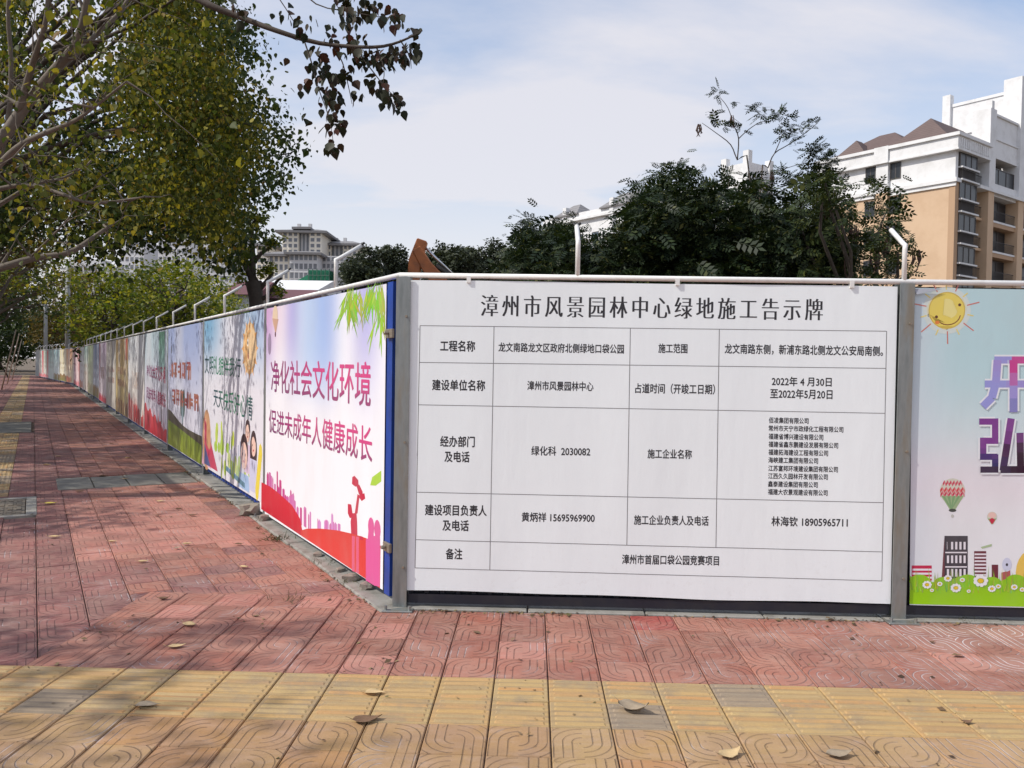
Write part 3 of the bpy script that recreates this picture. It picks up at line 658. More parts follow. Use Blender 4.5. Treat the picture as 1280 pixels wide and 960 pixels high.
# grass
gx = [1137.6+i*7 for i in range(200) if F(1137.6+i*7, 740)[0] < sr0-.01]; S_ = [F(x, 740)[0] for x in gx]
hi = [F(x, 727-5*abs(math.sin(x*.043))-2*math.sin(x*.3))[1] for x in gx]
rb.strip(S_, [zb0+.006]*len(S_), hi, lin((150, 205, 10)), lin((140, 190, 25)))
for i in range(5): ell(1150+i*30, 727+3*(i % 2), 13, 9, lin((140, 195, 30)), 16)
rg = random.Random(5)
for i in range(230):
    x = 1139+rg.random()*430; y = 732+rg.random()*10; hgt = 8+rg.random()*20; ln = rg.uniform(-4, 4)
    c = lin((rg.randint(110, 190), rg.randint(165, 215), rg.randint(40, 90))); s0, z0 = F(x, y); s1, z1 = F(x+ln, y-hgt); rb.poly([(s0-.0035, z0), (s0+.0035, z0), (s1, z1)], c)
for (x, y, r) in [(1159, 731, 7), (1175, 730, 4), (1185, 723, 6), (1195, 735, 8), (1226, 726, 11), (1240, 736, 6), (1248, 733, 4), (1268, 734, 5), (1211, 739, 3), (1165, 738, 3), (1203, 725, 4), (1278, 737, 4), (1290, 730, 8), (1315, 733, 7)]:
    for k in range(9):
        a = k*2*math.pi/9; xc, yc = x+math.cos(a)*r*.62, y+math.sin(a)*r*.62*.8; s, z = F(xc, yc); rb.disc(s, z, r*.26*M_, lin((232, 232, 236)), r*.24*M_, 6)
    ell(x, y, r*.34, r*.28, lin((225, 190, 40)), 8)
rb.end('printed_artwork', VINYL, root)
pur = [lin((110, 120, 190)), lin((185, 60, 130)), lin((120, 50, 120))]
def cs(x, y): return mixv(mixv(lin((150, 150, 205)), lin((190, 60, 135)), ss(.2, .6, x+.3*(y-.5))), lin((95, 60, 130)), ss(.45, .0, y)*.8)
def cs2(x, y): return mixv(mixv(lin((50, 45, 130)), lin((150, 65, 145)), ss(.3, .9, y)), lin((50, 10, 45)), ss(.15, .8, x)*.9)
# 开 / 弘 built from heavy strokes, as the sheet letters them
def strokes(lst, colf, white=True):
    rb.begin()
    for pts, wd in lst:
        for pa, pb in zip(pts, pts[1:]):
            if white: rb.line([F(*pa), F(*pb)], (wd+4.5)*M_, lin((226, 229, 234)))
    for pts, wd in lst:
        for pa, pb in zip(pts, pts[1:]):
            for q in range(4):
                a = (pa[0]+(pb[0]-pa[0])*q/4, pa[1]+(pb[1]-pa[1])*q/4); b = (pa[0]+(pb[0]-pa[0])*(q+1.08)/4, pa[1]+(pb[1]-pa[1])*(q+1.08)/4)
                rb.line([F(*a), F(*b)], wd*M_, colf(a[0], a[1]))
    rb.end('lettering', VINYL, root)
k1 = lambda x, y: mixv(mixv(lin((150, 152, 215)), lin((196, 60, 140)), ss(1240, 1268, x)*ss(490, 450, y)), lin((70, 35, 105)), ss(490, 512, y)*ss(1250, 1262, x))
strokes([([(1243, 450), (1330, 450)], 9), ([(1231, 480), (1338, 480)], 9), ([(1247, 450), (1245, 478), (1240, 497), (1229, 508)], 10), ([(1267, 450), (1267, 514)], 10), ([(1308, 450), (1308, 514)], 10)], k1)
k2 = lambda x, y: mixv(mixv(lin((125, 60, 140)), lin((30, 28, 100)), ss(550, 580, y)), lin((45, 10, 40)), max(ss(1250, 1262, x)*ss(530, 560, y), ss(575, 592, y)))
strokes([([(1224, 527), (1244, 527)], 8), ([(1244, 523), (1244, 553)], 8), ([(1248, 551), (1229, 551)], 8), ([(1229, 547), (1229, 574)], 8), ([(1225, 571), (1246, 571)], 8), ([(1244, 568), (1244, 590)], 8), ([(1248, 587), (1226, 587)], 8),
         ([(1264, 523), (1254, 587)], 9), ([(1251, 587), (1300, 587)], 9), ([(1275, 541), (1276, 590)], 9), ([(1300, 540), (1312, 590)], 9)], k2)
# loose folded corner tape at the top left
m = MB(); m.add([FP(tls+.005, .004, 1.955), FP(tls+.02, .012, 1.92), FP(tls+.17, .006, 1.955)], [(0, 1, 2)]); m.build('loose_corner', simple('grey_vinyl_back', (.33, .35, .40), .6), root)

# side banners
def side_sheet(k, amp=.002, freq=6, zb=None, zt=None):
    if k == 0: sa, sb = on_side(326.5, 640)[0], on_side(481, 735)[0]
    else: sa, sb = PS*(k+1)-.045, PS*k+.05
    z0 = .14 if zb is None else zb
    return Sheet(SB, sa, sb, z0, 1.955 if zt is None else zt, amp=amp, freq=freq, t=.0+.014, ph=k*1.7)
G = on_side
zz = on_side(478, 735)[1]; zz2 = on_side(326.5, 638)[1]
b1 = side_sheet(0, amp=.0004, freq=4, zb=(zz+zz2)/2); sa, sb = b1.s0, b1.s1
root1 = thing('printed_banner', SP(1.6, 0, .1), 'first side banner from the corner: pink slogan, red hills, bamboo leaves', 'banner', None)
def bg1(a, b):
    c = mixv(lin((236, 236, 241)), lin((178, 176, 222)), ss(.45, .95, b)*(.55+.45*math.sin(a*23))); c = mixv(c, lin((150, 185, 228)), .7*ss(.3, .5, a)*ss(.8, .6, a)*ss(.5, .8, b))
    return mixv(c, lin((222, 150, 190)), .6*ss(.4, .0, a)*ss(.6, 1, b))
b1.sheet(VINYL, bg1, 48, 16, 'sheet', root1, lambda a, b, s, z: (s, z if b > 0 else (zz2*(1-a)+zz*a)))
b1.begin()
def P1_(*pts): return [G(*p) for p in pts]
def area(bn, top, conv, col, col2=None, zb=None, n=24, s_lim=None):
    P = [conv(*p) for p in top]; P.sort(key=lambda p: -p[0]); S = np.linspace(P[0][0], P[-1][0], n)
    hi = np.interp(-S, [-p[0] for p in P], [p[1] for p in P]); lo = [bn.z0+.012+(zb or 0)]*n; bn.strip(list(S), lo, list(hi), col, col2)
c22 = lambda x, y: (320+x/4.57, 560+y/4.57)
rs = random.Random(8)
for i in range(46):                                   # printed skyline
    x = 42+rs.random()*440; hb = np.interp(x, [40, 130, 215, 265, 370, 480], [200, 255, 330, 400, 462, 470]); ht = rs.uniform(25, 95)*(1.6 if rs.random() < .12 else 1)*(1-x/1100)
    wd = rs.uniform(5, 16); c = mixv(lin((190, 40, 120)), lin((205, 140, 200)), rs.random()*.6+ss(150, 450, x)*.45)
    q = [c22(x, hb+35), c22(x+wd, hb+42), c22(x+wd, hb-ht+3), c22(x+wd*.4, hb-ht-rs.uniform(2, 16)), c22(x, hb-ht)]; b1.poly([G(*p) for p in q], c)
area(b1, [c22(40, 195), c22(90, 220), c22(130, 250), c22(215, 325), c22(262, 400), c22(275, 470)], G, lin((190, 20, 45)), lin((200, 28, 50)))
area(b1, [c22(268, 470), c22(300, 460), c22(370, 459), c22(430, 464), c22(480, 470), c22(560, 488), c22(640, 512), c22(724, 555)], G, lin((214, 62, 58)), lin((208, 60, 52)))
rd = lin((190, 40, 70)); pk = lin((206, 70, 120)); pk2 = lin((212, 90, 150))
def q1(pts, c): b1.poly([G(*c22(*p)) for p in pts], c)
q1([(556, 500), (592, 512), (590, 420), (586, 370), (560, 372), (552, 420)], rd); q1([(575, 380), (592, 372), (604, 270), (592, 262)], rd); q1([(536, 318), (556, 322), (566, 392), (548, 400), (536, 372)], rd)
q1([(562, 165), (575, 158), (596, 182), (598, 214), (580, 220), (560, 205)], rd); q1([(585, 212), (602, 208), (622, 250), (618, 280), (600, 262)], rd); q1([(604, 262), (632, 258), (636, 288), (616, 302), (602, 282)], rd)
q1([(560, 500), (600, 508), (600, 715), (560, 700)], mixv(pk2, lin((216, 90, 90)), .5))
q1([(640, 520), (690, 500), (722, 520), (720, 790), (690, 785), (640, 755)], pk2); q1([(604, 500), (622, 505), (626, 525), (606, 522)], rd)
for (x, y) in ((670, 450), (706, 465)): s_, z_ = G(*c22(x, y)); b1.disc(s_, z_, .055, pk2, .062, 12)
q1([(655, 470), (684, 474), (686, 530), (650, 525)], pk2); q1([(694, 480), (720, 486), (722, 530), (690, 525)], pk2)
q1([(665, 212), (676, 166), (728, 128), (728, 190), (696, 214)], lin((165, 205, 60)))
# bamboo leaves
for (cx_, cy_, n_) in ((443, 360, 20), (450, 366, 16), (468, 358, 20), (477, 356, 18), (479, 390, 12), (440, 372, 12)):
    for i in range(n_):
        a0_, b0_ = cx_, cy_; cx_ += rs.uniform(-7, 5); cy_ += rs.uniform(-6, 9)
        a = math.radians(rs.uniform(55, 140)) if cx_ < 460 else math.radians(rs.uniform(60, 125)); l = rs.uniform(18, 52); x1, y1 = cx_+math.cos(a)*l*.65, cy_+math.sin(a)*l*1.05
        x1 = min(x1, 484.5); nx, ny = 1.15, .3
        c = lin((rs.randint(120, 175), rs.randint(165, 205), rs.randint(30, 80))); xm, ym = (cx_+x1)/2, (cy_+y1)/2
        if cx_ < 484: b1.poly([G(cx_, max(cy_, 352)), G(min(484.5, xm+nx), ym-ny), G(x1, y1), G(xm-nx, ym+ny)], c)
        cx_, cy_ = a0_, b0_
s_, z_ = G(346, 396); b1.disc(s_, z_, .09, lin((222, 198, 170)), .10, 14); b1.poly([G(342.5, 398), G(350, 399), G(346.5, 418)], lin((200, 160, 135))); b1.disc(*G(346.2, 418), .02, lin((90, 40, 60)), .025, 8)
s_, z_ = G(339, 430); b1.disc(s_, z_, .06, lin((150, 130, 160)), .10, 12)
b1.end('printed_artwork', VINYL, root1)
pc = lambda x, y: mixv(mixv(lin((140, 50, 110)), lin((205, 70, 130)), ss(.0, .7, x)), lin((120, 70, 110)), .7*ss(.5, .1, y))
b1.text('净化社会文化环境', [G(341, 489.5), G(466, 509), G(467, 452), G(340.5, 450)], VINYL, root1, bold=.014, colf=pc)
b1.text('促进未成年人健康成长', [G(338, 540), G(468, 579.5), G(468.5, 533), G(338.5, 510.5)], VINYL, root1, bold=.014, colf=pc)

b2 = side_sheet(1, amp=.0002, freq=4, zb=.13); root2 = thing('printed_banner', SP(4.7, 0, .1), 'second side banner from the corner: green slogan, blue sky, smiling sun, printed family', 'banner')
def bg2(a, b):
    c = mixv(lin((222, 220, 228)), lin((120, 170, 205)), ss(.55, .95, b)*(.55+.45*math.sin(a*7+1))); c = mixv(c, lin((205, 205, 228)), ss(.7, 1, a)*.5*ss(.6, .9, b)); return c
b2.sheet(VINYL, bg2, 36, 16, 'sheet', root2); b2.begin()
c3 = lambda x, y: (245+x/3.69, 380+y/3.69)
s_, z_ = G(*c3(254, 205)); b2.disc(s_, z_, .30, lin((228, 196, 150)), .26, 22)
for i in range(12): a = i*math.pi/6; b2.poly([(s_+.24*math.cos(a-.2), z_+.21*math.sin(a-.2)), (s_+.36*math.cos(a), z_+.32*math.sin(a)), (s_+.24*math.cos(a+.2), z_+.21*math.sin(a+.2))], lin((222, 165, 100)))
b2.disc(s_, z_, .22, lin((230, 178, 112)), .19, 20)
for k in (-1, 1): b2.disc(s_+.08*k, z_+.06, .035, lin((240, 235, 225)), .04, 10); b2.disc(s_+.08*k, z_+.055, .016, lin((50, 30, 25)), .02, 8)
b2.disc(s_, z_-.07, .09, lin((150, 50, 50)), .05, 12)
def person_print(bn, s, z, r, hair, skin, cloth, long=False):
    zq = max(z-r*4.2, bn.z0+.02); bn.poly([(s-r*1.6, zq), (s+r*1.6, zq), (s+r*1.3, z-r*1.3), (s-r*1.3, z-r*1.3)], cloth)
    if long: bn.disc(s, z-r*.6, r*1.35, hair, r*1.9, 14)
    bn.disc(s, z+r*.15, r*1.12, hair, r*1.15, 14); bn.disc(s, z-r*.15, r*.92, skin, r*.9, 14)
    for k in (-1, 1): bn.disc(s+k*r*.35, z-r*.05, r*.10, lin((40, 25, 25)), r*.12, 6)
    bn.disc(s, z-r*.5, r*.25, lin((190, 80, 80)), r*.10, 8)
ydr = lin((205, 215, 90)); grn = lin((160, 195, 70)); skn = lin((232, 196, 180)); hr = lin((60, 40, 45))
for i in range(26):
    a_ = rs.random()*.9; b_ = rs.random()*.22*(1.3-.6*abs(a_-.3)); s, z = b2.rel(a_, .05+b_); b2.disc(s, z, rs.uniform(.04, .12), mixv(grn, ydr, rs.random()), rs.uniform(.06, .15), 8)
for (x, y, r, lg, cl) in ((245, 590, .10, False, lin((210, 190, 210))), (272, 650, .11, True, lin((200, 200, 225))), (228, 690, .16, False, lin((160, 190, 225)))):
    s, z = G(*c3(x, y)); person_print(b2, s, z, r, hr, skn, cl, lg)
s, z = G(*c3(55, 575)); person_print(b2, s, z-.02, .2, lin((200, 150, 110)), skn, lin((225, 170, 190)), True)
b2.poly([b2.rel(.02, .02), b2.rel(.30, .02), b2.rel(.10, .26), b2.rel(.02, .34)], lin((190, 60, 90))); b2.poly([b2.rel(.02, .02), b2.rel(.16, .02), b2.rel(.02, .16)], lin((70, 80, 130)))
b2.poly([b2.rel(.45, .06), b2.rel(.76, .02), b2.rel(.76, .05), b2.rel(.46, .09)], lin((90, 130, 150)))
for i in range(9): a_ = .5+.03*i; hgt = .12+.10*rs.random(); s, z = b2.rel(a_, .06); b2.poly([(s, z), (s-.03, z), (s-.03, z+hgt*1.8), (s, z+hgt*1.8)], lin((150, 165, 190)))
for i in range(5): s, z = b2.rel(.93+.01*i, .05+.05*i); b2.disc(s, z, .07, lin((225, 205, 70)), .10, 8)
b2.end('printed_artwork', VINYL, root2)
gc = lambda x, y: mixv(lin((35, 75, 85)), lin((45, 130, 95)), ss(.2, .9, 1-abs(x-.55)*2+.2*y))
b2.text('文明礼貌伴我行', [G(257.5, 467), G(302.5, 472), G(303, 447.5), G(257.5, 443.5)], VINYL, root2, bold=.016, colf=gc)
b2.text('天天快乐好心情', [G(268.5, 507.5), G(317.3, 526.5), G(317.8, 495), G(268.5, 485)], VINYL, root2, bold=.016, colf=gc)

FAR = [  # bg top, bg bottom, hill colour(s), text colour, label
 ('dark heart-shaped tree on green grass under red-brown lettering', (150, 165, 205), (214, 212, 224), 'grass', (140, 60, 70)),
 ('pale sky, pink slogan and a reaching figure over deep red hills', (175, 195, 205), (205, 198, 212), 'red', (150, 60, 110)),
 ('milky folds with a green patch above and a ragged red base', (200, 205, 210), (222, 214, 205), 'red2', (190, 180, 175)),
 ('olive and ochre wash with red at its top right corner', (150, 120, 60), (185, 165, 110), 'brown', (150, 110, 90)),
 ('plain pale grey-beige with faint writing', (165, 160, 150), (190, 184, 172), 'none', (160, 140, 140)),
 ('wine-red streak above a grey text block and red flames below', (150, 130, 155), (205, 195, 202), 'flame', (110, 90, 110)),
 ('deep blue upper part over an olive green base', (95, 120, 160), (180, 190, 205), 'olive', (90, 110, 160)),
 ('yellow-green wash with white middle', (165, 190, 140), (205, 214, 180), 'olive', (170, 180, 160)),
 ('teal-grey wash with brown lettering', (120, 150, 145), (190, 180, 170), 'none', (150, 120, 110)),
 ('white sheet with small grey writing and an orange corner', (190, 195, 200), (225, 220, 222), 'orange', (130, 120, 140)),
 ('pink-red right edge and pale left part', (205, 150, 150), (222, 200, 200), 'pink', (190, 120, 130)),
 ('rosy sheet with red figures printed low down', (215, 190, 190), (226, 190, 195), 'flame', (170, 90, 110)),
 ('orange and cream sheet', (215, 160, 120), (228, 214, 180), 'orange', (190, 120, 90)),
 ('cream sheet with light green foot', (215, 205, 165), (226, 222, 195), 'olive', (180, 170, 130)),
 ('pale blue sheet with a green and red foot', (150, 185, 190), (205, 218, 218), 'olive', (120, 150, 150)),
 ('washed-out aqua sheet', (150, 180, 178), (190, 205, 202), 'none', (140, 160, 160)),
 ('pale green-white sheet with pink foot', (170, 185, 170), (200, 200, 190), 'pink', (160, 150, 140)),
 ('grey-white sheet nearest the far corner of the hoarding', (180, 185, 180), (200, 198, 190), 'pink', (150, 150, 150)),
]
ORD = ['third', 'fourth', 'fifth', 'sixth', 'seventh', 'eighth', 'ninth', 'tenth', 'eleventh', 'twelfth', 'thirteenth', 'fourteenth', 'fifteenth', 'sixteenth', 'seventeenth', 'eighteenth', 'nineteenth', 'twentieth']
for j, (lab, ct, cb, hill, tc_) in enumerate(FAR):
    k = j+2; rr = random.Random(100+j); loose = j in (2, 3, 4, 7, 9, 12)
    b = side_sheet(k, amp=.006 if loose else .0006, freq=4+rr.random()*5, zb=.10+rr.random()*.03)
    lb = ORD[j]+' side banner: '+lab
    rt_ = thing('printed_banner', SB(PS*(k+.5), 0, .1), lb, 'banner', 'printed banners along the side hoarding')
    ct, cb = lin(ct), lin(cb); ph = rr.random()*6
    b.sheet(VINYL, lambda a, v: mixv(mixv(cb, ct, ss(.2, .95, v)), (.62, .62, .65), .5*max(0, math.sin(a*(9+j % 5)+ph))*(.4+.6*v)), 30 if j < 6 else 14, 8, 'sheet', rt_)
    b.begin(); n = 22 if j < 8 else 10; S = [b.rel(i/(n-1)*.99+.005, 0)[0] for i in range(n)]; z0 = b.z0+.01; H = b.z1-b.z0
    if hill == 'grass':
        b.strip(S, [z0]*n, [z0+H*(.20+.10*math.exp(-((i/n-.0)/.35)**2)) for i in range(n)], lin((70, 66, 48)), lin((80, 75, 60)))
        b.strip(S, [z0]*n, [z0+H*(.21-.08*i/n) for i in range(n)], lin((150, 165, 50)), lin((120, 140, 40)))
        s, z = b.rel(.48, .20); b.poly([(s+.04, z-.1), (s-.04, z-.1), (s-.03, z+.25), (s+.03, z+.25)], lin((40, 50, 45))); b.disc(s+.09, z+.36, .13, lin((45, 70, 60)), .2, 14); b.disc(s-.09, z+.36, .13, lin((45, 70, 60)), .2, 14); b.disc(s, z+.26, .1, lin((120, 140, 150)), .2, 12)
        s, z = b.rel(.12, .82); b.disc(s, z, .04, lin((50, 50, 60)), .07, 8)
    if hill in ('red', 'red2', 'flame', 'pink', 'orange', 'brown', 'olive'):
        C = dict(red=(180, 30, 50), red2=(190, 40, 40), flame=(185, 50, 70), pink=(210, 120, 130), orange=(215, 130, 90), brown=(95, 70, 40), olive=(115, 120, 50))[hill]
        hs = dict(red=.24, red2=.27, flame=.10, pink=.12, orange=.16, brown=.16, olive=.20)[hill]
        b.strip(S, [z0]*n, [z0+H*(hs*(1.1-.75*i/n if hill in ('red', 'red2') else 1)+.03*math.sin(i*1.3)) for i in range(n)], lin(C), mixv(lin(C), lin((225, 120, 120)), .25))
        for i in range(16 if j < 9 else 6):
            a = .02+.95*rr.random(); s, z = b.rel(a, 0); t_ = z0+H*(hs*(1.1-.75*a)+rr.uniform(.03, .13)); b.poly([(s+.06, z0+H*hs*.2), (s-.06, z0+H*hs*.2), (s-.02*rr.random(), t_)], mixv(lin(C), lin((220, 130, 150)), .35*rr.random()))
    if hill == 'red':
        s, z = b.rel(.78, .42); b.poly([(s+.05, z-.5), (s-.05, z-.5), (s-.02, z), (s+.04, z)], lin((60, 40, 50))); b.poly([(s+.1, z-.05), (s+.02, z-.1), (s-.02, z+.15), (s+.06, z+.2)], lin((70, 40, 50)))
        b.strip(S[14:20], [b.z0+H*.62]*6, [b.z1-.02]*6, lin((150, 185, 185)), lin((90, 150, 120)))
    if hill == 'brown': b.strip(S[-5:], [b.z0+H*.72]*5, [b.z1-.02]*5, lin((170, 90, 60)), lin((165, 45, 45)))
    if hill == 'flame': b.strip(S[:5], [b.z0+H*.35]*5, [b.z1-.02]*5, lin((190, 160, 175)), lin((130, 45, 70)))
    if hill == 'pink': b.strip(S[-4:], [b.z0+H*.15]*4, [b.z1-.02]*4, lin((215, 150, 150)), lin((200, 60, 75)))
    b.end('printed_artwork', VINYL, rt_)
    if hill == 'red':
        pc2 = lambda x, y: mixv(lin((120, 55, 110)), lin((170, 50, 80)), x)
        b.text('净化社会文化环境', [b.rel(.1, .57), b.rel(.93, .52), b.rel(.93, .68), b.rel(.1, .68)], VINYL, rt_, bold=.028, colf=pc2)
        b.text('促进未成年人健康成长', [b.rel(.1, .34), b.rel(.95, .30), b.rel(.95, .44), b.rel(.1, .46)], VINYL, rt_, bold=.026, colf=pc2)
    else:                                              # print too far off or smeared to read: rows of strokes
        b.begin(); tc1 = lin(tc_); tc2 = mixv(tc1, lin((200, 150, 90)), .4)
        rows = ((.58, .72, 5, .06, .72), (.36, .50, 6, .15, .92)) if j == 0 else (((.52, .62, 8, .15, .85), (.36, .46, 9, .15, .85)) if rr.random() < .6 else ((.38, .60, 4, .3, .75),))
        for (v0, v1, nc, a0, a1) in rows:
            for i in range(nc):
                aa = a0+(a1-a0)*i/nc; wd = (a1-a0)/nc*.8
                for q in range(4 if j < 6 else 2):
                    x = aa+wd*rr.random(); b.poly([b.rel(x, v0+.02*rr.random()), b.rel(x+wd*.2, v0+.02*rr.random()), b.rel(x+wd*.2, v1-.03*rr.random()), b.rel(x, v1-.03*rr.random())], mixv(tc1, tc2, rr.random()))
                if j < 6:
                    for q in range(3): y = v0+(v1-v0)*rr.random()*.9; b.poly([b.rel(aa, y), b.rel(aa+wd, y), b.rel(aa+wd, y+.018), b.rel(aa, y+.018)], mixv(tc1, tc2, rr.random()))
        b.end('lettering', VINYL, rt_)

# ------------------------------------------------------------------ buildings
BWHITE = simple('white_render', (.74, .745, .75), .75, var=.05, scale=.6, dirt=((.42, .41, .39), .9, .35))
BORANGE = simple('tan_render', (.60, .43, .285), .8, var=.05, scale=.5, dirt=((.40, .24, .13), .4, .3))
BTAN2 = simple('tan_pier', (.44, .29, .18), .8, var=.06, scale=.5)
def glassmat(name, c, r=.12):
    m, nt, b = newmat(name); p = worldpos(nt); nt.links.new(mixc(nt, noise(nt, .9, 2, .5, p), tuple(x*.5 for x in c), tuple(x*1.6 for x in c)), b.inputs['Base Color']); b.inputs['Roughness'].default_value = r; return m
PANE = glassmat('window_pane', (.018, .021, .026), .3); PANEB = glassmat('blue_grey_pane', (.10, .13, .16), .2)
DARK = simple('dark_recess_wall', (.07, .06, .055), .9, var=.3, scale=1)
RAILM = simple('dark_railing', (.03, .03, .032), .6, var=.2)
FRAME = simple('window_frame', (.09, .08, .075), .5, var=.2)
def rooftile(name, c, k=2.2):
    m, nt, b = newmat(name); p = worldpos(nt); s = nt.nodes.new('ShaderNodeSeparateXYZ'); nt.links.new(p, s.inputs[0])
    fr = mth(nt, 'FRACT', mth(nt, 'MULTIPLY', s.outputs[2], k*2)); ln = mth(nt, 'LESS_THAN', fr, .22)
    c0 = mixc(nt, noise(nt, 1.5, 5, .6, p), tuple(x*.8 for x in c), tuple(x*1.2 for x in c)); nt.links.new(mixc(nt, mth(nt, 'MULTIPLY', ln, .55), c0, tuple(x*.35 for x in c)), b.inputs['Base Color']); b.inputs['Roughness'].default_value = .7
    bump(nt, b, fr, .6, .08); return m
ROOFB = rooftile('brown_roof_tiles', (.125, .085, .078))
ROOFG = rooftile('grey_roof_tiles', (.23, .225, .23), 1.2)
e1 = np.array([-.6, .8, 0]); e2 = np.array([.8, .6, 0])
class Bld:
    def __init__(q, K, label, cat='building', name='apartment_building', a=e1, b=e2):
        q.K, q.a, q.b = np.array(K, float), a, b; q.root = thing(name, K, label, cat)
    def p(q, v, u, z): return q.K + q.a*v + q.b*u + UP*z
    def bx(q, m, v0, v1, u0, u1_, z0, z1): return m.box(q.p(v0, u0, z0), q.a*(v1-v0), q.b*(u1_-u0), UP*(z1-z0))
    def part(q, name, mat, *boxes, parent=None):
        m = MB()
        for b in boxes: q.bx(m, *b)
        return m.build(name, mat, parent or q.root)
    def winL(q, v, z, w=1.2, h=1.5, pane=None, u=0, nv=2):           # window on the left face
        o = q.part('window', FRAME, (v, v+w, u-.05, u+.12, z, z+.07), (v, v+w, u-.05, u+.12, z+h-.07, z+h), (v, v+.07, u-.05, u+.12, z+.07, z+h-.07), (v+w-.07, v+w, u-.05, u+.12, z+.07, z+h-.07), (v+w/2-.03, v+w/2+.03, u-.04, u+.1, z+.07, z+h-.07))
        q.part('pane', pane or PANE, (v+.07, v+w-.07, u-.02, u+.05, z+.07, z+h-.07), parent=o); return o
    def winR(q, u, z, w, h, v=0, n=3, pane=None):
        bs = [(v-.05, v+.1, u, u+w, z, z+.07), (v-.05, v+.1, u, u+w, z+h-.07, z+h)] + [(v-.04, v+.1, u+(w-.07)*i/n, u+(w-.07)*i/n+.07, z+.07, z+h-.07) for i in range(n+1)]
        o = q.part('window', FRAME, *bs); q.part('pane', pane or PANE, (v, v+.05, u+.07, u+w-.07, z+.07, z+h-.07), parent=o); return o
    def railing(q, v, u0, u1_, z, h=1.0, n=12):
        bs = [(v, v+.05, u0, u1_, z+h-.05, z+h), (v, v+.04, u0, u1_, z+.05, z+.09)] + [(v+.01, v+.03, u0+(u1_-u0)*i/n, u0+(u1_-u0)*i/n+.03, z+.09, z+h-.05) for i in range(n+1)]
        return q.part('railing', RAILM, *bs)
    def hip(q, v0, v1, u0, u1_, z0, zr, ins=None, mat=None, ov=.4):
        m = MB(); w_ = min(v1-v0, u1_-u0)/2 if ins is None else ins; a, b, c, d = v0-ov, v1+ov, u0-ov, u1_+ov; um = (c+d)/2; vm = (a+b)/2
        if b-a > d-c: r0, r1 = (a+w_, um), (b-w_, um)
        else: r0, r1 = (vm, c+w_), (vm, d-w_)
        V = [q.p(a, c, z0), q.p(b, c, z0), q.p(b, d, z0), q.p(a, d, z0), q.p(r0[0], r0[1], zr), q.p(r1[0], r1[1], zr)]
        V += [v-UP*.15 for v in V[:4]]
        if b-a > d-c: F = [(0, 1, 5, 4), (1, 2, 5), (2, 3, 4, 5), (3, 0, 4)]
        else: F = [(0, 1, 4), (1, 2, 5, 4), (2, 3, 5), (3, 0, 4, 5)]
        F += [(0, 6, 7, 1), (1, 7, 8, 2), (2, 8, 9, 3), (3, 9, 6, 0), (9, 8, 7, 6)]
        m.add(V, F); return m.build('roof', mat or ROOFB, q.root)

B = Bld((39.7, 73, 0), 'large white-topped tan apartment block with brown hipped roof and balconies at the right edge')
ZS = 18.9; ST = 2.9
B.part('wall', BORANGE, (1.6, 13.5, 0, 22, 0, ZS-.25))
B.part('wall', BORANGE, (0, 1.6, 0, .5, 0, ZS-.25))
B.part('upper_wall', BWHITE, (1.6, 13.5, -.002, 22, ZS+.1, 22.6)); B.part('upper_wall', BWHITE, (0, 1.6, -.002, .5, ZS+.1, 22.6))
B.part('string_course', BWHITE, (-.25, 13.6, -.3, .7, ZS-.25, ZS+.1)); B.part('string_course', BWHITE, (-.12, 13.6, -.15, -.003, ZS-.6, ZS-.26))
B.part('cornice', BWHITE, (-.45, 13.7, -.5, 6.2, 21.45, 21.6)); B.part('parapet', BWHITE, (-.35, 13.6, -.4, 6.2, 21.6, 22.7)); B.part('cornice', BWHITE, (-.55, 13.8, -.6, 6.2, 22.7, 23.0))
for i in range(14): B.part('dentil', BWHITE, (-.43, -.35, .1+i*.42, .3+i*.42, 21.75, 22.55))
B.part('pilaster', BORANGE, (6.1, 7.3, -.35, 0, 0, ZS-.25)); B.part('pilaster', BWHITE, (6.1, 7.3, -.36, -.002, ZS+.1, 21.45)); B.part('pilaster', BWHITE, (6.0, 7.4, -.62, -.5, 21.45, 23.05))
B.part('corner_pier', BTAN2, (-.06, .5, -.06, .62, 0, ZS-.26))
for fl in range(0, 7):
    z = ZS-ST*fl+.55 if fl else ZS+.95
    for v in (5.0, 7.5, 12.2): B.winL(v, z, 1.05, 1.55 if fl else 1.6)
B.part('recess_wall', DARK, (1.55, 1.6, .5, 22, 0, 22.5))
for fl in range(-1, 6):                                # storeys on the right face
    z0 = ZS-ST*(fl+1); up_ = fl == -1
    B.part('bay_slab', BWHITE, (-.35, 1.5, .62, 4.1, z0+.0, z0+.14)); B.part('bay_slab', BWHITE, (-.35, 1.5, .62, 4.1, z0+1.12, z0+1.26))
    B.railing(-.3, .7, 4.0, z0+.14, .95, 16); B.winR(.62, z0+1.26, 3.4, 1.55, v=-.1, n=3)
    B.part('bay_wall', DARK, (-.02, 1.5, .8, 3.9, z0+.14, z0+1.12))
    B.part('balcony_slab', BWHITE if up_ else BORANGE, (.3, 1.55, 4.15, 6.2, z0-.05, z0+.2)); B.railing(.35, 4.2, 6.2, z0+.2, 1.0, 9); B.winR(4.6, z0+.4, 1.2, 2.0, v=1.4, n=2, pane=PANEB)
    for (a, b) in ((7.4, 12.9), (14.2, 21)):
        B.part('balcony_edge', BWHITE, (-.05, 1.55, a, b, z0-.05, z0+.13)); B.part('balcony_beam', BTAN2 if not up_ else BWHITE, (0, 1.55, a, b, z0-.45, z0-.05))
        if fl < 5: B.winR(a+.15, z0+.25, b-a-.3, 2.1, v=.9 if not up_ else .2, n=3)
        if not up_: B.railing(.02, a, b, z0+.13, .95, 26)
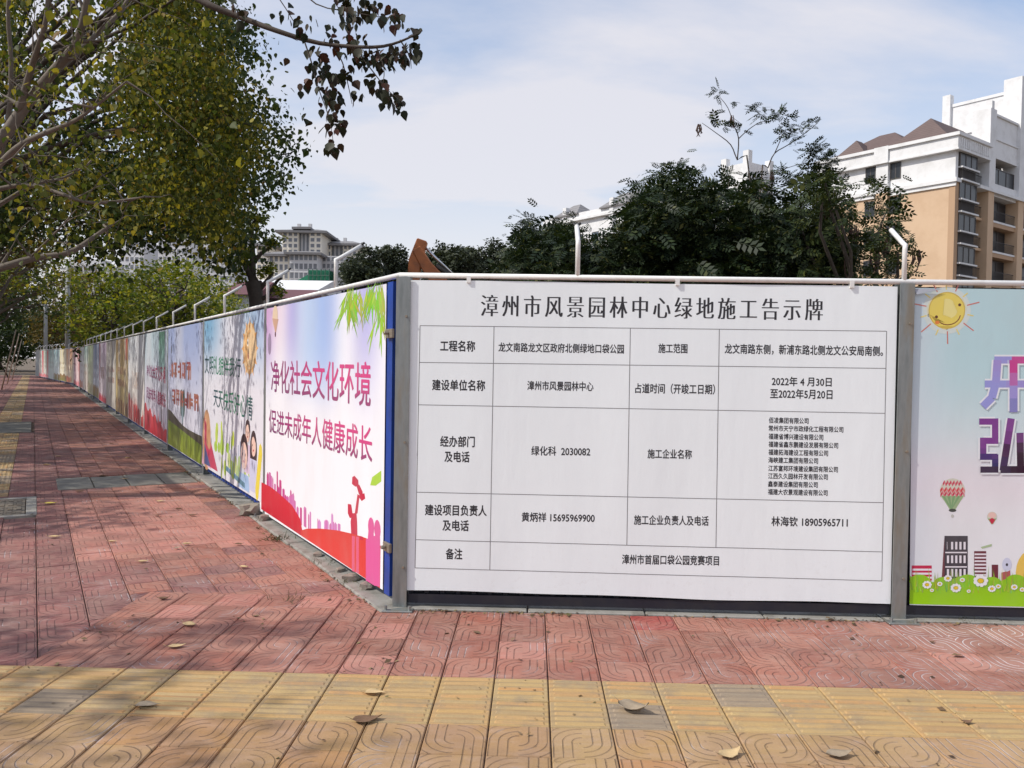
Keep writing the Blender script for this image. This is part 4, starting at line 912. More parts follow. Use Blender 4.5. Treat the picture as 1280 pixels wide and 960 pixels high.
B.part('pier', BORANGE, (-.25, 1.5, 6.2, 7.4, 0, ZS-.25)); B.part('pier', BORANGE, (-.25, 1.5, 12.9, 14.2, 0, ZS-.25)); B.part('pier', BORANGE, (-.25, 1.5, 21, 22.2, 0, ZS-.25))
B.part('ledge', BWHITE, (-.4, 1.5, 4.15, 22.3, ZS-.25, ZS+.05))
B.part('upper_pier', BWHITE, (-.28, 1.4, 6.15, 7.45, ZS+.05, 26.5)); B.part('upper_pier', BWHITE, (-.28, 1.4, 12.85, 14.25, ZS+.05, 31.0)); B.part('pier_cap', BWHITE, (-.3, .3, 6.3, 6.8, 26.5, 27.2))
B.part('upper_panel', BWHITE, (-.02, 1.3, 7.45, 12.85, 22.1, 23.9)); B.part('upper_panel', BWHITE, (.06, 1.3, 7.45, 12.85, 23.9, 26.1)); B.part('cornice', BWHITE, (-.12, 1.4, 7.45, 12.85, 23.82, 23.98)); B.part('cornice', BWHITE, (-.1, 1.4, 7.45, 12.85, 26.1, 26.3))
B.part('sill_panel', BWHITE, (-.05, 1.3, 7.45, 12.85, ZS+.06, ZS+.75))
B.part('stair_tower', BWHITE, (1.45, 7.2, 13.2, 21, 22.5, 29.6)); B.part('cornice', BWHITE, (1.4, 7.3, 13.1, 21.1, 29.6, 29.9)); B.part('tower_fin', BWHITE, (6.6, 7.4, 12.8, 13.6, 22.6, 30.9))
B.part('cornice', BWHITE, (1.4, 7.3, 13.05, 13.2, 26.5, 26.65))
B.hip(1.0, 6.2, .4, 11.5, 22.9, 25.7); B.hip(4.6, 13.2, .6, 8.4, 22.9, 25.7); B.hip(9.0, 11.4, .2, 2.8, 23.0, 24.7)

B2 = Bld((24.6, 85, 0), 'long white apartment block with flat parapet and corner tower behind the dark trees')
B2.part('wall', BORANGE, (0, 34, 0, 3.2, 0, 16.5)); B2.part('upper_wall', BWHITE, (3.2, 34, -.003, 3.25, 16.5, 20.6)); B2.part('corner_tower', BWHITE, (0, 3.2, -.2, 3.3, 16.5, 23.2))
B2.part('cornice', BWHITE, (3.2, 34.2, -.5, 3.6, 20.6, 20.9)); B2.part('parapet', BWHITE, (3.2, 34, -.3, 3.3, 20.9, 21.6)); B2.part('string_course', BWHITE, (0, 34, -.3, 3.4, 16.3, 16.6))
for v, z in ((-.15, 24.4), (2.7, 24.0), (10, 22.6), (20, 22.6), (29, 22.6)): B2.part('fin', BWHITE, (v, v+.7, -.45, .2, 16.6, z))
B2.part('fin', BWHITE, (-.3, .3, 3.0, 3.7, 12, 23.8)); B2.part('fin', BWHITE, (-.25, .1, 1.5, 1.9, 12, 21.6)); B2.part('awning', BWHITE, (-.8, 0, 1.0, 2.3, 21.0, 21.25))
for u in (.45, 2.0):
    for z in (18.0, 15.0, 12.0): B2.winR(u, z, .95, 2.6, v=-.12, n=2, pane=PANEB)
for v in (5, 8.5, 13, 16.5, 23, 26):
    for z in (17.4, 14.2, 11.3): B2.winL(v, z, 1.2, 1.4, pane=PANEB)
B2.hip(16, 22, -.2, 3.2, 21.6, 23.3, mat=ROOFG); B2.hip(27, 31, -.2, 3.2, 21.6, 23.2, mat=ROOFG)

CREAM = simple('cream_render', (.78, .73, .63), .8, var=.05, scale=.3); GREYW = simple('grey_render', (.52, .52, .53), .8, var=.06, scale=.3); PALEW = simple('pale_render', (.60, .60, .61), .8, var=.05, scale=.2)
WINM = simple('far_window_glass', (.17, .18, .20), .3, var=.5, scale=.6)
def far_block(bl, D, x0, x1, yt, yb, mat, cols, rows, deep=8, z0=None, wfr=.62, hfr=.62, name='wall', trim=None, win=True):
    P0_, P1__ = at(x0, yt, D), at(x1, yt, D); zt = (P0_[2]+P1__[2])/2; zb = at((x0+x1)/2, yb, D)[2]; X0, X1 = P0_[0], P1__[0]
    o = MB().aabb(X0, X1, D, D+deep, 0 if z0 is None else z0, zt).build(name, mat, bl)
    if not win: return zt
    cw, rh = (X1-X0)/cols, (zt-zb)/rows
    for i in range(cols):
        for j in range(rows):
            a, b = X0+cw*(i+.5-wfr/2), X0+cw*(i+.5+wfr/2); c, d = zb+rh*(j+.5-hfr/2), zb+rh*(j+.5+hfr/2)
            f = MB(); fw = .12
            f.aabb(a, b, D-.06, D+.1, c-.1, c); f.aabb(a, b, D-.06, D+.1, d, d+.1); wq = f.build('window', trim or mat, bl)
            MB().aabb(a, b, D-.03, D+.05, c, d).build('pane', WINM, wq)
    return zt
def far_hip(bl, D, x0, x1, ye, yr, deep=8, mat=None, ov=1.0, ins=.32):
    A_, B_ = at(x0, ye, D), at(x1, ye, D); X0, X1 = A_[0]-ov, B_[0]+ov; z0 = (A_[2]+B_[2])/2+.02; zr = at((x0+x1)/2, yr, D)[2]; w_ = (X1-X0)*ins
    m = MB(); Y0, Y1 = D-ov, D+deep+ov; ym = (Y0+Y1)/2
    m.add([(X0, Y0, z0), (X1, Y0, z0), (X1, Y1, z0), (X0, Y1, z0), (X0+w_, ym, zr), (X1-w_, ym, zr), (X0, Y0, z0-.4), (X1, Y0, z0-.4), (X1, Y1, z0-.4), (X0, Y1, z0-.4)],
          [(0, 1, 5, 4), (1, 2, 5), (2, 3, 4, 5), (3, 0, 4), (6, 7, 1, 0), (7, 8, 2, 1), (8, 9, 3, 2), (9, 6, 0, 3), (9, 8, 7, 6)]); return m.build('roof', mat or ROOFG, bl)
r_ = thing('apartment_building', at(378, 340, 150)*np.array([1, 1, 0]), 'tallest cream apartment building with grey hipped roof in the distance, left of centre', 'building')
for (x0, x1, c) in ((353, 373, 3), (387, 402, 2)): far_block(r_, 150, x0, x1, 289, 318, CREAM, c, 4)
far_block(r_, 151, 373, 387, 286, 318, GREYW, 3, 1, wfr=.5, hfr=.95); far_hip(r_, 150, 352, 403, 289, 281, 10); far_hip(r_, 149.3, 368, 386, 284, 279, 7, ov=.4)
for x in (370, 384): P = at(x, 282, 152); MB().aabb(P[0]-.3, P[0]+.3, 154, 154.6, P[2]-1.5, P[2]+.7).build('chimney', GREYW, r_)
r_ = thing('apartment_building', at(425, 340, 156)*np.array([1, 1, 0]), 'lower cream apartment building with two chimneys, right of the tallest distant one', 'building')
for (x0, x1, c) in ((404, 414, 2), (429, 446, 3)): far_block(r_, 156, x0, x1, 305, 345, CREAM, c, 5)
far_block(r_, 156.8, 414, 429, 302, 345, GREYW, 3, 1, wfr=.5, hfr=.95); far_hip(r_, 156, 403, 447, 305, 297, 9)
for x in (416, 427): P = at(x, 298, 157); MB().aabb(P[0]-.3, P[0]+.3, 160, 160.6, P[2]-1.2, P[2]+.6).build('chimney', GREYW, r_)
r_ = thing('apartment_building', at(367, 345, 138)*np.array([1, 1, 0]), 'cream block with white window bands standing in front of the tallest distant building', 'building')
far_block(r_, 138, 336, 361, 318, 350, CREAM, 4, 3, trim=PALEW); far_block(r_, 136.5, 362, 397, 316, 350, PALEW, 6, 3, trim=PALEW, wfr=.7)
far_hip(r_, 138, 336, 361, 318, 311, 7, ov=.8); far_hip(r_, 136.5, 362, 397, 316, 310, 8, ov=.8); far_block(r_, 140, 397, 430, 320, 345, GREYW, 6, 3)
r_ = thing('apartment_building', at(328, 340, 165)*np.array([1, 1, 0]), 'narrow distant apartment building partly behind the pruned tree', 'building')
far_block(r_, 165, 321, 340, 306, 345, CREAM, 3, 5); far_hip(r_, 165, 320, 341, 306, 299, 8)
for lab, x0, x1, yt, c, rw, D in (('tall pale high-rise seen through the street tree, right one of the pair', 252, 292, 283, 7, 12, 240), ('tall pale high-rise seen through the leaves, highest in the left part', 198, 238, 232, 7, 20, 250),
                       ('pale high-rise behind the yellow-green trees with grid of windows', 86, 134, 330, 8, 8, 260), ('slim pale high-rise between the branches, half hidden', 150, 180, 300, 5, 13, 270)):
    r_ = thing('high_rise', at((x0+x1)/2, 440, D)*np.array([1, 1, 0]), lab, 'building'); far_block(r_, D, x0, x1, yt, 425, PALEW, c, rw, deep=14, wfr=.66, hfr=.55); far_block(r_, D+2, x0+6, x1-6, yt-6, yt, GREYW, 1, 1, win=False, deep=6, z0=0)
GNET = simple('green_safety_net', (.015, .16, .085), .8, var=.35, scale=1.2); POLE = simple('scaffold_pole', (.05, .11, .08), .6, var=.2)
r_ = thing('scaffold', at(397, 350, 60)*np.array([1, 1, 0]), 'scaffold wrapped in dark green safety netting behind the side hoarding', 'scaffold')
A_, B_ = at(386, 337.5, 60), at(412, 337.5, 60); MB().aabb(A_[0], B_[0], 60, 62, 0, A_[2]).build('safety_net', GNET, r_)
C_ = at(368, 352, 60); m = MB(); m.add([(C_[0], 60.1, 0), (A_[0]-.01, 60.1, 0), (A_[0]-.01, 60.1, A_[2]-.3), (C_[0], 60.1, C_[2]), (C_[0], 61, 0), (A_[0]-.01, 61, 0), (A_[0]-.01, 61, A_[2]-.3), (C_[0], 61, C_[2])], [(0, 1, 2, 3), (7, 6, 5, 4), (3, 2, 6, 7), (0, 3, 7, 4)]); m.build('safety_net', GNET, r_)
for i in range(6): x = A_[0]+(B_[0]-A_[0])*i/5; m = MB(); m.tube([(x, 59.93, 0), (x, 59.93, A_[2]+.1)], .035, 6); m.build('scaffold_pole', POLE, r_)
for i in range(6): z = A_[2]-.4-i*.45; m = MB(); m.tube([(A_[0], 59.88, z), (B_[0], 59.88, z)], .03, 6); m.build('scaffold_pole', POLE, r_)
def shed(lab, D, x0, x1, yt, ye, deep, wm, rm, name='site_building'):
    A_, B_ = at(x0, ye, D), at(x1, ye, D); ze = (A_[2]+B_[2])/2; zt = at((x0+x1)/2, yt, D+deep/2)[2]
    r_ = thing(name, ((A_[0]+B_[0])/2, D, 0), lab, 'building'); MB().aabb(A_[0], B_[0], D, D+deep, 0, ze-.1).build('wall', wm, r_)
    m = MB(); X0, X1 = A_[0]-.3, B_[0]+.3; m.add([(X0, D-.3, ze-.1), (X1, D-.3, ze-.1), (X1, D+deep+.3, ze-.1), (X0, D+deep+.3, ze-.1), (X0, D+deep/2, zt), (X1, D+deep/2, zt)], [(0, 1, 5, 4), (2, 3, 4, 5), (0, 4, 3), (1, 2, 5), (3, 2, 1, 0)]); m.build('roof', rm, r_)
    for i in range(3): x = A_[0]+(B_[0]-A_[0])*(i+.5)/3; wq = MB().aabb(x-.5, x+.5, D-.05, D, 1.2, 2.3).build('window', FRAME, r_); MB().aabb(x-.44, x+.44, D-.07, D-.051, 1.26, 2.24).build('pane', PANE, wq)
REDR = simple('red_sheet_roof', (.13, .045, .05), .6, var=.2, scale=.8)
shed('long low building with a white sheet roof behind the side hoarding', 52, 300, 392, 350, 361, 9, PALEW, BWHITE)
shed('small site hut with a dull red roof just above the hoarding rail', 42, 348, 378, 362, 371, 4, PALEW, REDR, 'site_hut')
shed('second site hut with a dull red roof left of the pruned tree', 40, 283, 316, 352, 366, 5, PALEW, REDR, 'site_hut')

# ------------------------------------------------------------------ excavator behind the corner
OR = simple('orange_machine_paint', (.42, .13, .035), .5, var=.25, scale=3, dirt=((.10, .05, .03), 2.5, .6)); MBK = simple('black_rubber', (.02, .02, .02), .7, var=.2); CHR = simple('chromed_rod', (.6, .6, .6), .2, metal=.9, var=.05)
ex = thing('excavator', (.6, 17, 0), 'rusty orange excavator with its bent arm rising above the hoarding by the corner', 'excavator')
def beam(pts, w_, hs, name, mat):
    m = MB(); V = []; n = len(pts)
    for i, p in enumerate(pts):
        p = np.array(p, float); d = np.array(pts[min(i+1, n-1)], float)-np.array(pts[max(i-1, 0)], float); d /= np.linalg.norm(d); y = np.array([0, 1., 0]); nn = np.cross(d, y); nn /= np.linalg.norm(nn)
        for a, b in ((-1, -1), (1, -1), (1, 1), (-1, 1)): V.append(p+y*a*w_/2+nn*b*hs[i]/2)
    F = [(i*4+k, i*4+(k+1) % 4, i*4+4+(k+1) % 4, i*4+4+k) for i in range(n-1) for k in range(4)] + [(3, 2, 1, 0), tuple(n*4-4+k for k in range(4))]
    m.add(V, F); return bevel(m.build(name, mat, ex), .02)
el = at(521, 311, 17)
beam([(.9, 17, 1.3), tuple(at(556, 362, 17)), tuple(at(533, 332, 17)), tuple(el)], .28, [.40, .36, .24, .20], 'boom', OR)
beam([tuple(el+np.array([.12, 0, .18])), tuple(el+np.array([-.02, 0, -.25])), tuple(el+np.array([-.15, 0, -1.6]))], .24, [.22, .27, .18], 'stick', OR)
m = MB(); m.tube([(el[0]+.10, 17, el[2]+.10), tuple(at(566, 343, 17))], .028, 8); m.build('cylinder_rod', CHR, ex, True)
m = MB(); m.tube([tuple(at(545, 332, 17)), tuple(at(585, 357, 17))], .055, 10); m.build('hydraulic_cylinder', MBK, ex, True)
bk = el+np.array([-.15, 0, -1.6]); m = MB(); prof = [(0, 0), (-.35, -.1), (-.6, -.5), (-.45, -.85), (-.05, -.9), (-.2, -.5)]
V = [(bk[0]+x, 16.65+s_*.7, bk[2]+z) for s_ in (0, 1) for x, z in prof]; m.add(V, [(i, (i+1) % 6, 6+(i+1) % 6, 6+i) for i in range(5)]+[(5, 4, 3, 2, 1, 0), (6, 7, 8, 9, 10, 11)]); m.build('bucket', OR, ex)
for y in (16.1, 17.5):
    m = MB(); prof = [(.2, .1), (.0, .45), (.3, .85), (3.1, .85), (3.5, .45), (3.2, .1)]; m.add([(x, y+k*.42, z) for k in (0, 1) for x, z in prof], [(i, (i+1) % 6, 6+(i+1) % 6, 6+i) for i in range(6)]+[(5, 4, 3, 2, 1, 0), (6, 7, 8, 9, 10, 11)]); bevel(m.build('track', MBK, ex), .04)
bevel(MB().aabb(.7, 3.6, 16.2, 17.9, .95, 1.75).build('engine_deck', OR, ex), .06); cab_ = bevel(MB().aabb(.9, 2.1, 16.2, 16.85, 1.76, 2.95).build('cab', OR, ex), .05)
MB().aabb(1.0, 2.0, 16.17, 16.2, 2.15, 2.8).build('cab_window', PANE, cab_)

# ------------------------------------------------------------------ foliage
def leafmat(name, stops, trans=.35, rough=.55):
    m, nt, b = newmat(name); c = ramp(nt, rnd(nt), stops); nt.links.new(c, b.inputs['Base Color']); b.inputs['Roughness'].default_value = rough; b.inputs['Specular IOR Level'].default_value = .25
    tr = nt.nodes.new('ShaderNodeBsdfTranslucent'); nt.links.new(mixc(nt, 1.0, c, (1.0, 1.0, .45), 'MULTIPLY'), tr.inputs[0]); ms = nt.nodes.new('ShaderNodeMixShader'); ms.inputs[0].default_value = trans
    out = nt.nodes['Material Output']; nt.links.new(b.outputs[0], ms.inputs[1]); nt.links.new(tr.outputs[0], ms.inputs[2]); nt.links.new(ms.outputs[0], out.inputs[0]); return m
def bark(name, c, sc=14):
    return simple(name, c, .9, var=.35, scale=sc, bstr=.7, bscale=40)
# leaf templates: length along +x from the stalk, unit size
HEART = (np.array([(0, 0, 0), (.12, .34, .03), (.42, .44, .05), (.78, .22, .02), (1.08, 0, -.10), (.78, -.22, .02), (.42, -.44, .05), (.12, -.34, .03), (.45, 0, -.04)]), [(0, 8, 2, 1), (8, 4, 3, 2), (0, 7, 6, 8), (8, 6, 5, 4)])
DIAM = (np.array([(0, 0, 0), (.45, .30, .04), (1, 0, -.05), (.45, -.30, .04)]), [(0, 3, 2, 1)])
def pinnate(n=4):
    V = []; F = []
    V += [(0, -.008, 0), (1.0, -.004, -.12), (1.0, .004, -.12), (0, .008, 0)]; F.append((0, 1, 2, 3))
    for i in range(n):
        x = .22+.70*i/(n-1)
        for sgn in (-1, 1):
            b = len(V); l = .40*(1-.25*abs(i/(n-1)-.5)); ax = np.array([.55, sgn*.83, -.1]); p = np.array([x, 0, -.12*x*x]); side = np.array([-sgn*.83, .55, 0])*.72
            V += [tuple(p), tuple(p+ax*l*.45+side*l*.36), tuple(p+ax*l*1.0), tuple(p+ax*l*.5-side*l*.36)]; F.append((b, b+1, b+2, b+3) if sgn > 0 else (b+3, b+2, b+1, b))
    b = len(V); V += [(1, 0, -.12), (1.15, .07, -.14), (1.36, 0, -.2), (1.15, -.07, -.14)]; F.append((b, b+3, b+2, b+1))
    return np.array(V), F
PIN = pinnate()
def leaves(name, mat, parent, P, size, tmpl=DIAM, droop=.3, var=.3, rng=None, jit=1.0, dirs=None):
    """one joined mesh of many leaves at points P"""
    rng = rng or RNG; P = np.asarray(P, float); n = len(P); V0, F0 = tmpl
    if n == 0: return None
    th = rng.uniform(0, 2*np.pi, n); el = rng.normal(-droop, .45*jit, n); ro = rng.normal(0, .8*jit, n)
    d = np.stack([np.cos(th)*np.cos(el), np.sin(th)*np.cos(el), np.sin(el)], 1)
    if dirs is not None: d = d*.55+dirs; d /= np.linalg.norm(d, axis=1)[:, None]
    up = np.tile([0, 0, 1.], (n, 1)); s = np.cross(up, d); s /= np.linalg.norm(s, axis=1)[:, None]+1e-9; u = np.cross(d, s)
    c, sn = np.cos(ro)[:, None], np.sin(ro)[:, None]; s, u = s*c+u*sn, -s*sn+u*c
    sz = size*np.exp(rng.normal(0, var, n)); k = len(V0)
    V = P[:, None, :] + sz[:, None, None]*(V0[None, :, 0:1]*d[:, None, :]+V0[None, :, 1:2]*s[:, None, :]+V0[None, :, 2:3]*u[:, None, :])
    org = origin(parent); V = (V.reshape(-1, 3)-org)
    me = bpy.data.meshes.new(name); ls = [len(f) for f in F0]; nl = sum(ls); nf = len(F0)
    idx = np.array([i for f in F0 for i in f]); I = (idx[None, :]+(np.arange(n)*k)[:, None]).ravel()
    me.vertices.add(len(V)); me.vertices.foreach_set('co', V.ravel().astype(np.float32)); me.loops.add(n*nl); me.loops.foreach_set('vertex_index', I.astype(np.int32))
    me.polygons.add(n*nf); st0 = np.concatenate([[0], np.cumsum(ls)[:-1]]); me.polygons.foreach_set('loop_start', (st0[None, :]+(np.arange(n)*nl)[:, None]).ravel().astype(np.int32))
    me.update(calc_edges=True); me.materials.append(mat); o = bpy.data.objects.new(name, me); COL.objects.link(o); o.parent = parent; o['kind'] = 'stuff'; return o
def bez(p0, p1, bow, n=6):
    p0, p1 = np.array(p0, float), np.array(p1, float); mid = (p0+p1)/2+np.array(bow)
    return [(1-t)**2*p0+2*t*(1-t)*mid+t*t*p1 for t in np.linspace(0, 1, n)]
def jitter(pts, a, rr): return [np.array(p)+(np.array([rr.gauss(0, a), rr.gauss(0, a), rr.gauss(0, a)]) if 0 < i < len(pts)-1 else 0) for i, p in enumerate(pts)]
def clumps(centers, rr, per=14, sub=10, sq=.75):
    """leaf points: for each (x,y,z,r) crown lump, smaller sprays spread through its volume"""
    out = []
    for (x, y, z, r) in centers:
        for _ in range(sub):
            v = RNG.normal(0, 1, 3); v /= np.linalg.norm(v); q = np.array([x, y, z])+v*np.array([1, 1, sq])*r*RNG.uniform(.25, 1.0)**.6
            out.append(q+RNG.normal(0, 1, (per, 3))*r*.17)
    return np.concatenate(out) if out else np.zeros((0, 3))
def tree(label, base, H, tr, cents, mat, barkm, lsize, tmpl=DIAM, per=14, sub=10, name='tree', group=None, droop=.3, trunk_top=None, limb_from=.35, cat='tree', sq=.75, seed=1):
    rr = random.Random(seed); base = np.array(base, float); t_ = thing(name, base, label, cat, group)
    top = np.array(trunk_top if trunk_top is not None else (base[0]+rr.uniform(-.3, .3), base[1], base[2]+H*.75), float)
    tp = jitter(bez(base, top, (rr.uniform(-.3, .3), rr.uniform(-.3, .3), 0), 7), tr*.3, rr)
    m = MB(); m.tube(tp, [tr*(1.15-.75*i/6) for i in range(7)], 9); m.build('trunk', barkm, t_, smooth=True)
    for (x, y, z, r) in cents:
        k = min(5, max(1, int(6*(limb_from+rr.random()*(1-limb_from)*.9)))); s0 = tp[k]
        if s0[2] > z: s0 = tp[max(1, k-2)]
        c = np.array([x, y, z]); L0 = np.linalg.norm(c-s0); pts = jitter(bez(s0, c, (0, 0, L0*.12), 6), L0*.02, rr); r0 = min(tr*.45, .02+.018*L0)
        m = MB(); m.tube(pts, [r0*(1-.75*i/5) for i in range(6)], 6, cap=False)
        for _ in range(4):
            v = RNG.normal(0, 1, 3); v /= np.linalg.norm(v); e = c+v*r*.85*np.array([1, 1, sq]); m.tube(jitter(bez(pts[3], e, (0, 0, .1*r), 4), r*.04, rr), [r0*.3, r0*.22, r0*.15, r0*.08], 4, cap=False)
        o = m.build('branch', barkm, t_, smooth=True); o['kind'] = 'stuff'
    leaves('crown', mat, t_, clumps(cents, rr, per, sub, sq), lsize, tmpl, droop); return t_

BARK = bark('pale_grey_bark', (.15, .125, .10)); BARKD = bark('dark_bark', (.075, .06, .048))
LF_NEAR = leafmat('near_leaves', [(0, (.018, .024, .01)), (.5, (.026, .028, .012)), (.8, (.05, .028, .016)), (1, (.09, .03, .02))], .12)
LF_YEL = leafmat('olive_yellow_leaves', [(0, (.045, .07, .016)), (.45, (.09, .11, .02)), (.75, (.20, .19, .027)), (.93, (.36, .31, .04)), (1, (.20, .11, .03))], .45)
LF_DK = leafmat('dark_green_leaves', [(0, (.028, .050, .018)), (.6, (.048, .078, .024)), (1, (.09, .11, .03))], .3)
LF_GR = leafmat('lit_green_leaves', [(0, (.06, .11, .02)), (.4, (.15, .20, .025)), (.8, (.32, .32, .035)), (1, (.42, .39, .05))], .4)
LF_BR = leafmat('brownish_green_leaves', [(0, (.07, .07, .02)), (.5, (.13, .10, .03)), (1, (.19, .13, .04))], .35)
LF_BUSH = leafmat('blackish_green_leaflets', [(0, (.012, .022, .011)), (.6, (.020, .036, .014)), (.9, (.038, .058, .018)), (1, (.10, .10, .028))], .2)
LF_BUSH2 = leafmat('mid_green_leaflets', [(0, (.02, .032, .012)), (.6, (.035, .055, .016)), (1, (.075, .085, .02))], .2)
LF_EUC = leafmat('far_grey_green_leaves', [(0, (.030, .040, .026)), (.6, (.045, .058, .032)), (1, (.07, .08, .042))], .15)
POD = simple('brown_seed_pod', (.07, .035, .025), .7, var=.3)

# nearest street tree: limbs read into the upper left, one bough hangs into the sky
T1 = thing('street_tree', (-7.4, 8.0, 0), 'nearest street tree, pale bare limbs upper left and a leafy bough against the sky', 'tree')
rr = random.Random(11); fork = np.array([-6.2, 7.9, 2.9]); m = MB()
m.tube(jitter(bez((-7.4, 8, 0), fork, (-.35, 0, 0), 7), .02, rr), [.19, .17, .155, .15, .145, .14, .135], 12); m.build('trunk', BARK, T1, smooth=True)
def limb(px, r0, r1, start=None, sub=4, twigs=0, n=7, T=None, bm=None, lv=None):
    T = T or T1; pts = [at(x, y, d) for x, y, d in px]
    if start is not None: pts = [np.array(start)] + pts
    fine = []                                                       # smooth the polyline
    for i in range(len(pts)-1):
        p0, p1, p2, p3 = pts[max(i-1, 0)], pts[i], pts[i+1], pts[min(i+2, len(pts)-1)]
        for k in range(3): t = k/3; fine.append(.5*((2*p1)+(-p0+p2)*t+(2*p0-5*p1+4*p2-p3)*t*t+(-p0+3*p1-3*p2+p3)*t**3))
    fine.append(pts[-1]); m = MB(); N_ = len(fine); kk = .72 if (T is T1 and bm is None) else 1; m.tube(fine, [kk*(r0+(r1-r0)*i/(N_-1)) for i in range(N_)], n)
    ends = []
    for _ in range(twigs):
        i = rr.randrange(N_//3, N_); p = fine[i]; v = np.array([rr.uniform(-1, 1), rr.uniform(-.6, .6), rr.uniform(-.5, .9)]); v /= np.linalg.norm(v); L0 = rr.uniform(.3, 1.1)
        e = p+v*L0; m.tube(jitter(bez(p, e, (0, 0, .08), 5), .02, rr), [r1*.8+.003, .005, .004, .003, .002], 4, cap=False); ends.append(e); ends.append((p+e)/2)
    o = m.build('branch', bm or BARK, T, smooth=True)
    if twigs: o['kind'] = 'stuff'
    return fine, ends
E_ = []
for px, r0, r1, tw in (
    ([(-60, 230, 7.8), (0, 176, 7.8), (30, 135, 7.8), (62, 95, 7.7), (90, 62, 7.6), (103, 30, 7.5), (112, -20, 7.4), (125, -90, 7.3)], .10, .03, 14),
    ([(62, 95, 7.7), (100, 62, 7.9), (128, 36, 8.0), (152, 12, 8.1), (175, -30, 8.2)], .045, .018, 10),
    ([(22, 145, 7.8), (38, 88, 7.6), (50, 52, 7.4), (58, 20, 7.3), (62, -40, 7.2)], .05, .02, 10),
    ([(-50, 260, 7.6), (0, 205, 7.5), (28, 180, 7.4), (60, 165, 7.3), (95, 150, 7.2), (128, 126, 7.1), (158, 102, 7.0)], .055, .012, 16),
    ([(-60, 260, 8.2), (0, 236, 8.2), (40, 232, 8.2), (70, 240, 8.1), (105, 252, 8.0), (140, 253, 8.0), (180, 246, 7.9)], .045, .012, 14),
    ([(-70, 300, 8.4), (-10, 262, 8.4), (40, 232, 8.5), (80, 222, 8.6), (110, 205, 8.7)], .05, .012, 12),
    ([(-60, 300, 8.0), (-10, 225, 8.0), (10, 150, 8.0), (14, 80, 7.9), (10, 10, 7.8), (20, -60, 7.7)], .05, .02, 10),
    ([(-60, 350, 9.6), (0, 335, 9.6), (40, 323, 9.7), (85, 316, 9.8), (112, 300, 9.9), (140, 280, 10)], .085, .03, 8),
    ([(40, 320, 9.6), (70, 290, 9.4), (95, 262, 9.3)], .02, .008, 4)):
    f_, e_ = limb(px, r0, r1, fork if px[0][0] < 0 else None, twigs=tw); E_ += e_
f6, _ = limb([(60, -190, 7.0), (160, -70, 7.0), (225, -18, 6.9), (262, 6, 6.8), (300, 21, 6.8), (345, 38, 6.7), (400, 54, 6.7), (465, 59, 6.6), (500, 52, 6.6), (528, 38, 6.6)], .045, .006, fork+np.array([0, 0, 1.5]), bm=BARKD)
for px in ([(345, 38, 6.7), (372, 51, 6.7)], [(380, 50, 6.7), (390, 80, 6.7), (398, 110, 6.7), (412, 150, 6.7), (418, 190, 6.7)], [(415, 56, 6.7), (428, 78, 6.7), (436, 110, 6.7), (440, 130, 6.7)], [(440, 58, 6.7), (462, 84, 6.6), (484, 112, 6.6), (506, 130, 6.6)],
           [(470, 58, 6.6), (480, 85, 6.6), (478, 110, 6.6)], [(500, 50, 6.6), (512, 70, 6.6), (514, 86, 6.6)], [(360, -30, 6.8), (395, 5, 6.8), (440, 15, 6.7), (480, 22, 6.7), (506, 20, 6.7)], [(250, -40, 6.8), (330, -20, 6.8), (366, 25, 6.8), (378, 45, 6.8)]):
    limb(px, .007, .002, None, n=5, bm=BARKD)
P_ = []
for (x, y, r, n) in [(398, 78, 14, 22), (408, 100, 15, 32), (414, 128, 16, 34), (418, 155, 13, 26), (415, 182, 9, 15), (434, 92, 13, 18), (456, 72, 14, 24), (478, 74, 14, 30), (497, 68, 12, 26), (516, 62, 11, 22), (470, 104, 13, 24), (486, 120, 12, 24), (500, 132, 8, 9),
                     (446, 118, 8, 8), (440, 18, 16, 26), (462, 8, 15, 24), (486, 18, 14, 22), (428, -6, 16, 26), (498, 30, 8, 5), (392, 62, 9, 8), (360, 14, 12, 6), (384, 32, 14, 12), (410, 40, 12, 10), (520, 40, 8, 8), (432, 56, 16, 16), (338, 18, 4, 1), (358, 74, 3, 1), (372, 104, 3, 1), (376, 112, 3, 1), (452, 60, 20, 10), (505, 20, 6, 4),
                     (292, 8, 10, 5), (310, 20, 10, 4), (388, 150, 5, 2), (383, 140, 5, 2), (384, 100, 6, 3)]:
    for _ in range(n): a = rr.random()*6.283; q = r*math.sqrt(rr.random()); P_.append(at(x+q*math.cos(a), y+q*math.sin(a), 6.7+rr.gauss(0, .16)))
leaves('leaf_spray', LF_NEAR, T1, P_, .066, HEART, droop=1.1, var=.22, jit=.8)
# lighter leaf cover along the bare limbs
Q = []
for e in E_: Q.append(np.array(e)+RNG.normal(0, 1, (rr.choice((4, 8, 14)), 3))*.17)
leaves('crown', LF_YEL, T1, np.concatenate(Q), .050, HEART, droop=.9)
c2 = [(-8.2+rr.uniform(-3.4, 1.4), 11+rr.uniform(-1.6, 2.4), rr.uniform(4.6, 7.6), .75) for _ in range(8)]
leaves('crown', LF_DK, T1, clumps([c for c in c2 if c[0]/c[1] < -.66], rr, 18, 14), .08, DIAM)

